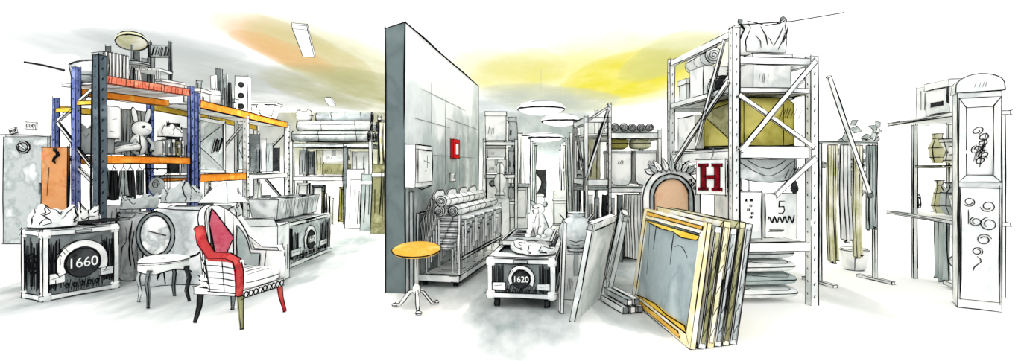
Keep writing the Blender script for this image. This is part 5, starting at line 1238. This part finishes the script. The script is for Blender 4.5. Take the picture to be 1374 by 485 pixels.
# sign on the aisle side of the rack
p = RR.w(-.18, .16, 1.16); o = thing('letter_sign', 'white sign board with a dark red letter H hung on the tall rack', 'sign', (p.x, p.y, p.z), -52); d = 5.4
m = MB(d, 1.1); m.box(-.17, .17, 0, .03, 0, .375); m.obj('sign_board', W, o)
m = MB(d, .9)
for x in (-.08, .08):
    m.box(x - .032, x + .032, -.012, 0, .055, .315); m.box(x - .058, x + .058, -.012, 0, .045, .075); m.box(x - .058, x + .058, -.012, 0, .30, .33)
m.box(-.06, .06, -.012, 0, .165, .205); m.obj('lettering', HRED, o)
m = MB(d); m.tube([(0, .015, .375), (.01, .03, .42), (0, .06, .5)], .006, 6, edge=1); m.obj('hook', GD_, o)
# lower level things on the near face
o = thing('slung_tarp', 'grey tarpaulin slung under the middle shelf of the tall rack', 'tarpaulin'); m = MB(5.5, 1.1)
def sl(u, v): return V(((u - .5) * .7, -.02 - .05 * math.sin(PI * u) * (1 - v) + .02 * v, .20 * v - .05 * math.sin(PI * u) * (1 - v)))
m.grid(sl, 16, 5, ul=[0, 1], vl=[0, 1]); m.grid(lambda a, b: sl(a, b) + V((0, .03, 0)), 16, 5)
m.line([sl(.05 + .05 * i, .9 - .6 * math.sin(PI * i / 18)) for i in range(19)], .9); m.line([sl(.2 + .035 * i, .95 - .35 * math.sin(PI * i / 18)) for i in range(19)], .9); m.hatch(sl(.72, .1) + V((0, -.02, 0)), (.18, 0, 0), (.07, 0, .13), 6, 1.1); m.obj('cloth', GR, o, True); on(RR, o, .425, .13, 1.32)
o = carton('cabinet', 'white metal cabinet with small dark vents on the lower shelf', 'cabinet', .32, .4, .50, 5.5, W, None, False); m = MB(5.5, 1.2)
for (x, z) in ((-.03, .40), (.03, .40), (.02, .34), (.0, .3), (.04, .26), (.03, .22)): m.hatch((x, -.204, z), (.03, 0, 0), (.0, 0, .03), 3, 1.3, .05)
m.box(-.002, .002, -.204, -.2, .3, .304, ink=False); m.obj('vent', INKM, o); on(RR, o, .2, .30, .665)
o = thing('padded_stool', 'small stool with a grey padded top on the white metal cabinet', 'stool'); m = MB(5.5); m.ball((0, 0, .2), (.15, .13, .055), .6, .6, ring='xz', eq=True); m.obj('seat', GR, o, True)
for x in (-.1, .1):
    for y in (-.08, .08): m = MB(5.5); m.tube([(x * 1.15, y, .006), (x, y, .17)], .012, 6, edge=2); m.obj('leg', W, o)
on(RR, o, .2, .34, 1.17)
RR.beam(.04, LR - .04, 0, .66, W, .09).deck(.05, LR - .05, .04, DR - .04, .655, W)
o = carton('banner_board', 'white board with handwritten letters on the lower shelf of the tall rack', 'board', .36, .05, .48, 5.5, W, None, False); m = MB(5.4, 1.3)
P5 = [(-.02, .40), (-.08, .40), (-.085, .34), (-.03, .345), (-.02, .30), (-.05, .265), (-.09, .275)]
m.line([(x + .06, -.03, z) for x, z in P5], 1.2, .4)
wv = [(-.15 + .012 * i, -.03, .2 + .035 * math.sin(i * 1.3) * (1 if i % 5 else 1.6)) for i in range(26)]; m.line(wv, 1.1, .4); m.hatch((-.15, -.03, .06), (.02, 0, .04), (.17, 0, 0), 2, 1.4, .02); m.box(-.002, .002, -.03, -.025, .2, .204, ink=False); m.obj('handwriting', INKM, o); on(RR, o, .61, .17, .665)
o = thing('pendant_bulb', 'small dark pendant lamp hanging before the handwritten board', 'lamp'); m = MB(5.4); m.lathe([(.008, .12), (.02, .1), (.04, .03), (.036, 0), (.01, -.03)], 14, rings=(2, 3)); m.obj('shade', BK, o); m = MB(5.4, 1.2); m.tube([(0, 0, .12), (0, 0, .34)], .006, 6, edge=0); m.obj('cord', BK, o); on(RR, o, .68, .02, 1.18)
labs = ['lowest folded blanket under the shelf of the tall rack', 'second folded blanket from the floor in the tall rack', 'third folded blanket from the floor in the tall rack', 'topmost folded blanket of the pile in the tall rack']
for i in range(4):
    o = cushion('folded_blanket', labs[i], .72 - .03 * i, .5, .12, 5.5, (W, TEAL, W, GR)[i], 'blankets in the tall rack', 'blanket'); on(RR, o, .43, .3, .02 + .142 * i)
# ------------------------------------------------------------------ beyond the tall rack: pole, cloths, leafy plant
d = 6.6
o = thing('leaning_pole', 'long white pole leaning down from the tall rack top past the plant', 'pole', (0, 0, 0)); m = MB(6, 1.1)
pA = V((GX(1112, 5.75), 5.75, 2.45)); pB = V((GX(1166, 6.3), 6.3, 1.15)); m.tube([pA, pB], .028, 8, edge=3); m.obj('shaft', W, o); m = MB(6); D_ = (pB - pA).normalized(); m.tube([pB, pB + D_ * .06], .036, 8, edge=3); m.obj('end_cap', GD_, o)
o = thing('clothes_rail', 'white clothes rail standing behind the tall rack upright', 'rail', (GX(1137, d), d, 0), 12)
for x in (-.42, .42):
    m = MB(d); m.box(x - .02, x + .02, -.02, .02, .03, 1.75); m.obj('upright', W, o); m = MB(d); m.box(x - .025, x + .025, -.25, .25, .0, .035); m.obj('foot', W, o)
m = MB(d); m.tube([(-.44, 0, 1.77), (.44, 0, 1.77)], .018, 8, edge=2); m.obj('rail', GR, o)
ra = rad(12)
for i, (x, h_, w_, mt, lab) in enumerate(((-.29, 1.45, .15, OLP, 'pale olive cloth hanging first on the clothes rail by the rack upright'), (-.10, 1.2, .15, W, 'white cloth hanging second on the clothes rail'), (.08, 1.4, .14, OLP, 'pale cloth hanging third on the clothes rail'), (.28, 1.05, .16, TEAL, 'green-grey cloth hanging last on the clothes rail'))):
    o = sheet('hanging_cloth', lab, 'cloth', w_, h_, d, mt, 3, .03, 'cloths on the clothes rail', 7 + i, .1); put(o, (GX(1137, d) + x * math.cos(ra) + .085 * math.sin(ra), d + x * math.sin(ra) - .085 * math.cos(ra), 1.72 - h_), 12)
def leafy(label, loc, h, d, n, seed, spread):
    rr = random.Random(seed); o = thing('artificial_plant', label, 'plant', loc)
    m = MB(d); m.lathe([(.12, .006), (.16, .05), (.18, .28), (.165, .30)], 16, rings=(0, 2, 3), mer=3); m.obj('pot', W, o)
    m = MB(d)
    tips = []
    for i in range(7):
        a = 2 * PI * i / 7 + rr.uniform(-.3, .3); R_ = spread * rr.uniform(.4, 1); hh = h * rr.uniform(.65, 1); p = [(0, 0, .28), (R_ * .3 * math.cos(a), R_ * .3 * math.sin(a), hh * .6), (R_ * math.cos(a), R_ * math.sin(a), hh)]
        m.tube(p, .012, 6, r2=.006, edge=1); tips.append(p)
    m.obj('stem', GR, o)
    m = MB(d)
    for k in range(n):
        p = tips[k % 7]; f_ = rr.uniform(.25, 1.05); c_ = V(p[1]).lerp(V(p[2]), max(0, f_ * 1.3 - .3)) if f_ > .3 else V(p[0]).lerp(V(p[1]), .6 + f_)
        a = rr.uniform(0, 6.28); L_ = rr.uniform(.10, .2); D_ = V((math.cos(a), math.sin(a) * .6, rr.uniform(-.3, .8))).normalized(); S_ = D_.cross(V((0, 1, .2))).normalized() * L_ * .28; B_ = V((0, .012, 0)) + D_.cross(S_).normalized() * .008
        q_ = [c_, c_ + D_ * L_ * .45 + S_, c_ + D_ * L_, c_ + D_ * L_ * .45 - S_]; m.add(q_ + [v + B_ for v in q_], [(0, 1, 2, 3), (7, 6, 5, 4), (0, 4, 5, 1), (1, 5, 6, 2), (2, 6, 7, 3), (3, 7, 4, 0)]); m.line(q_ + [q_[0]], .8, .5)
    m.obj('foliage', wash('leaf_wash', (236, 240, 238), (160, 172, 170), .6, 4, seed), o); return o
leafy('tall artificial plant with pale curling leaves beside the clothes rail', (GX(1146, 7.4), 7.4, 0), 2.15, 7.4, 60, 5, .34)
# ------------------------------------------------------------------ shelf and cabinet at the far end
d = 6.4
RS = Rack('shelf_unit', 'open white shelf unit with vases standing next to the carved cabinet', (5.356, 7.30), -101.5, d, 'shelf'); LS = 1.43
for x in (.5, LS):
    for y in (0, .4): RS.post(x, y, 2.0 if x < 1 else 2.05, W, .045, dots=False)
for x0, x1, z in ((-.06, LS + .05, 2.08), (-.1, LS + .05, .84)):
    m = MB(d, 1.1); m.box(x0, x1, -.05, .45, z - .04, z); m.line([(x0 + .1, -.054, z - .015), (x1 - .3, -.054, z - .022)], .8); m.obj('shelf_board', W, RS.o)
m = MB(d); m.box(.48, LS, .0, .42, 1.45, 1.475); m.obj('shelf_board', OLP, RS.o)
o = board('panel', 'narrow upright panel on the shelf unit top at its far end', 'panel', .2, .42, .05, d, W, None, marks=2); on(RS, o, .30, .2, 2.08, 20)
o = carton('storage_box', 'white box with a dark handle hole on the shelf unit top', 'box', .4, .3, .4, d, W, 'lid', False); m = MB(d); m.box(-.1, .1, -.158, -.15, .1, .15); m.obj('handle_hole', BK, o); m = MB(d, 1.2); m.hatch((.16, -.158, .1), (.06, 0, 0), (0, 0, .24), 4); m.box(.16, .162, -.158, -.15, .2, .21, ink=False); m.obj('stripe', INKM, o); on(RS, o, .88, .2, 2.08, 6)
vp = [(.62, 1.475, [(.05, .006), (.08, .08), (.1, .2), (.05, .32), (.06, .38)], OLP, 'tall pale olive vase on the upper boards of the shelf unit'), (.86, 1.475, [(.04, .006), (.06, .04), (.03, .14), (.09, .26), (.1, .3)], W, 'white footed vase on the upper boards of the shelf unit'), (1.14, 1.475, [(.06, .006), (.13, .1), (.14, .2), (.07, .28), (.08, .32)], W, 'round-shouldered white jar on the upper boards of the shelf unit'), (.66, .84, [(.05, .006), (.09, .1), (.06, .26), (.03, .36), (.05, .42)], OLP, 'slim olive tinted jug on the lower board of the shelf unit'), (.95, .84, [(.08, .006), (.14, .12), (.13, .28), (.06, .34), (.09, .4)], GR, 'grey round jug on the lower board of the shelf unit')]
for x, z, pr, mt, lab in vp:
    o = thing('vase', lab, 'vase'); m = MB(d); m.lathe(pr, 18, rings=(1, 2, 3, 4), mer=4, ph=.5); m.obj('body', mt, o, True)
    if 'ju' in lab:
        m = MB(d); m.tube([(.05 + .07 * math.sin(PI * i / 7), 0, .36 - .03 * i) for i in range(8)], .012, 6, edge=2); m.obj('handle', W, o, True)
    on(RS, o, x, .2, z)
o = bin_open('basket', 'square white tub on the lower board of the shelf unit near the cabinet', 'basket', .3, .28, .26, d, W); on(RS, o, 1.24, .2, .84)
o = thing('wire_coil', 'loose coil of wire on the far end of the lower shelf board', 'coil'); m = MB(d)
m.tube([((.11 - .004 * i * .2) * math.cos(i * .5), .02 * math.sin(i * .35), .12 + (.1 - .0008 * i) * math.sin(i * .5)) for i in range(50)], .008, 6, edge=0); m.obj('wire', BK, o, True); on(RS, o, .20, .18, .84, -10)
o = sheet('hanging_cloth', 'green-grey cloth hanging under the lower board of the shelf unit', 'cloth', .26, .74, d, TEAL, 3, .03); on(RS, o, .70, .18, .0)
o = thing('scroll_bracket', 'pale scrolled ornament leaning under the lower shelf board', 'ornament'); m = MB(d)
pts = [(.0 + .14 * math.sin(i * .55) * (1 - .02 * i), .0, .06 + .028 * i) for i in range(20)]; m.tube(pts, .026, 8, r2=.014, edge=3); m.obj('scroll', W, o, True); m = MB(d); m.box(-.12, .12, -.08, .08, .004, .05); m.obj('foot', W, o); on(RS, o, 1.08, .16, 0)
d = 5.3
o = thing('carved_cabinet', 'tall narrow carved cabinet with rounded top and plant picture door', 'cabinet', (GX(1314, d), d, 0), -32); w_ = .17
m = MB(d); m.box(-w_, w_, 0, .26, .006, 2.22); m.obj('carcass', W, o)
m = MB(d); m.plate([(-w_ - .02, 2.22)] + [(-(w_ + .02) * math.cos(PI * i / 12), 2.22 + .18 * math.sin(PI * i / 12) ** .6) for i in range(13)] + [(w_ + .02, 2.22)], -.02, .24, side=False); m.hatch((-.05, -.024, 2.26), (.1, 0, 0), (.02, 0, .07), 4); m.obj('crest', W, o)
m = MB(d); A_ = [(-w_ + .01, 1.3), (w_ - .01, 1.3), (w_ - .01, 2.16), (-w_ + .01, 2.16)]; B_ = [(-w_ + .07, 1.37), (w_ - .07, 1.37), (w_ - .07, 2.06), (-w_ + .07, 2.06)]
for i in range(4): j = (i + 1) % 4; m.plate([A_[i], A_[j], B_[j], B_[i]], -.03, -.002)
fr_ = m.obj('upper_door', W, o); m = MB(d, 1.0); m.box(-w_ + .06, w_ - .06, -.012, -.003, 1.36, 2.07, ink=False)
m.line([(0, -.016, 1.45), (.02, -.016, 1.62), (.05, -.016, 1.8)], 1.2); 
for i in range(6): m.curl((.01 + .03 * math.sin(i * 2.2), -.016, 1.52 + .06 * i), (.05, 0, .02), (0, 0, .045), 1.2, 1, .4, 1.1, i)
m.hatch((-.06, -.016, 1.5), (.1, 0, .1), (.03, 0, .14), 6, 1.2); m.obj('plant_picture', W2, fr_)
m = MB(d); m.box(-w_ + .02, w_ - .02, -.022, -.002, .1, 1.24)
for (x, z, r_) in ((-.08, 1.1, .05), (.06, 1.06, .06), (.07, .88, .07), (-.03, .9, .05), (.03, .72, .06), (-.02, .6, .045)): m.curl((x, -.026, z), (r_, 0, 0), (0, 0, r_), 1.4, 1, .45, 1.0, z * 9)
m.line([(-.09 + .0 * i, -.026, 1.02 - .05 * i) for i in range(4)]); m.line([(-.02 + .03 * math.sin(i), -.026, .55 - .03 * i) for i in range(6)]); m.obj('lower_door', W, o)
# ------------------------------------------------------------------ camera, light
cam = bpy.data.cameras.new('camera'); cam.sensor_width = 36; cam.lens = F / 1374 * 36; cam.shift_y = (HZ - 242.5) / 1374; cam.clip_end = 200
co = bpy.data.objects.new('camera', cam); COL.objects.link(co); co.location = (0, 0, H); co.rotation_euler = (PI / 2, 0, 0); scene.camera = co
wd = bpy.data.worlds.new('daylight'); scene.world = wd; wd.use_nodes = True; bgn = wd.node_tree.nodes['Background']; bgn.inputs[0].default_value = (1, 1, 1, 1); bgn.inputs[1].default_value = 1.15
scene.view_settings.view_transform = 'Standard'; scene.view_settings.look = 'None'; scene.view_settings.exposure = .5; scene.view_settings.gamma = 1; scene.view_settings.use_curve_mapping = False
scene.cycles.use_denoising = True; scene.cycles.max_bounces = 10; scene.cycles.diffuse_bounces = 6; scene.cycles.caustics_reflective = False
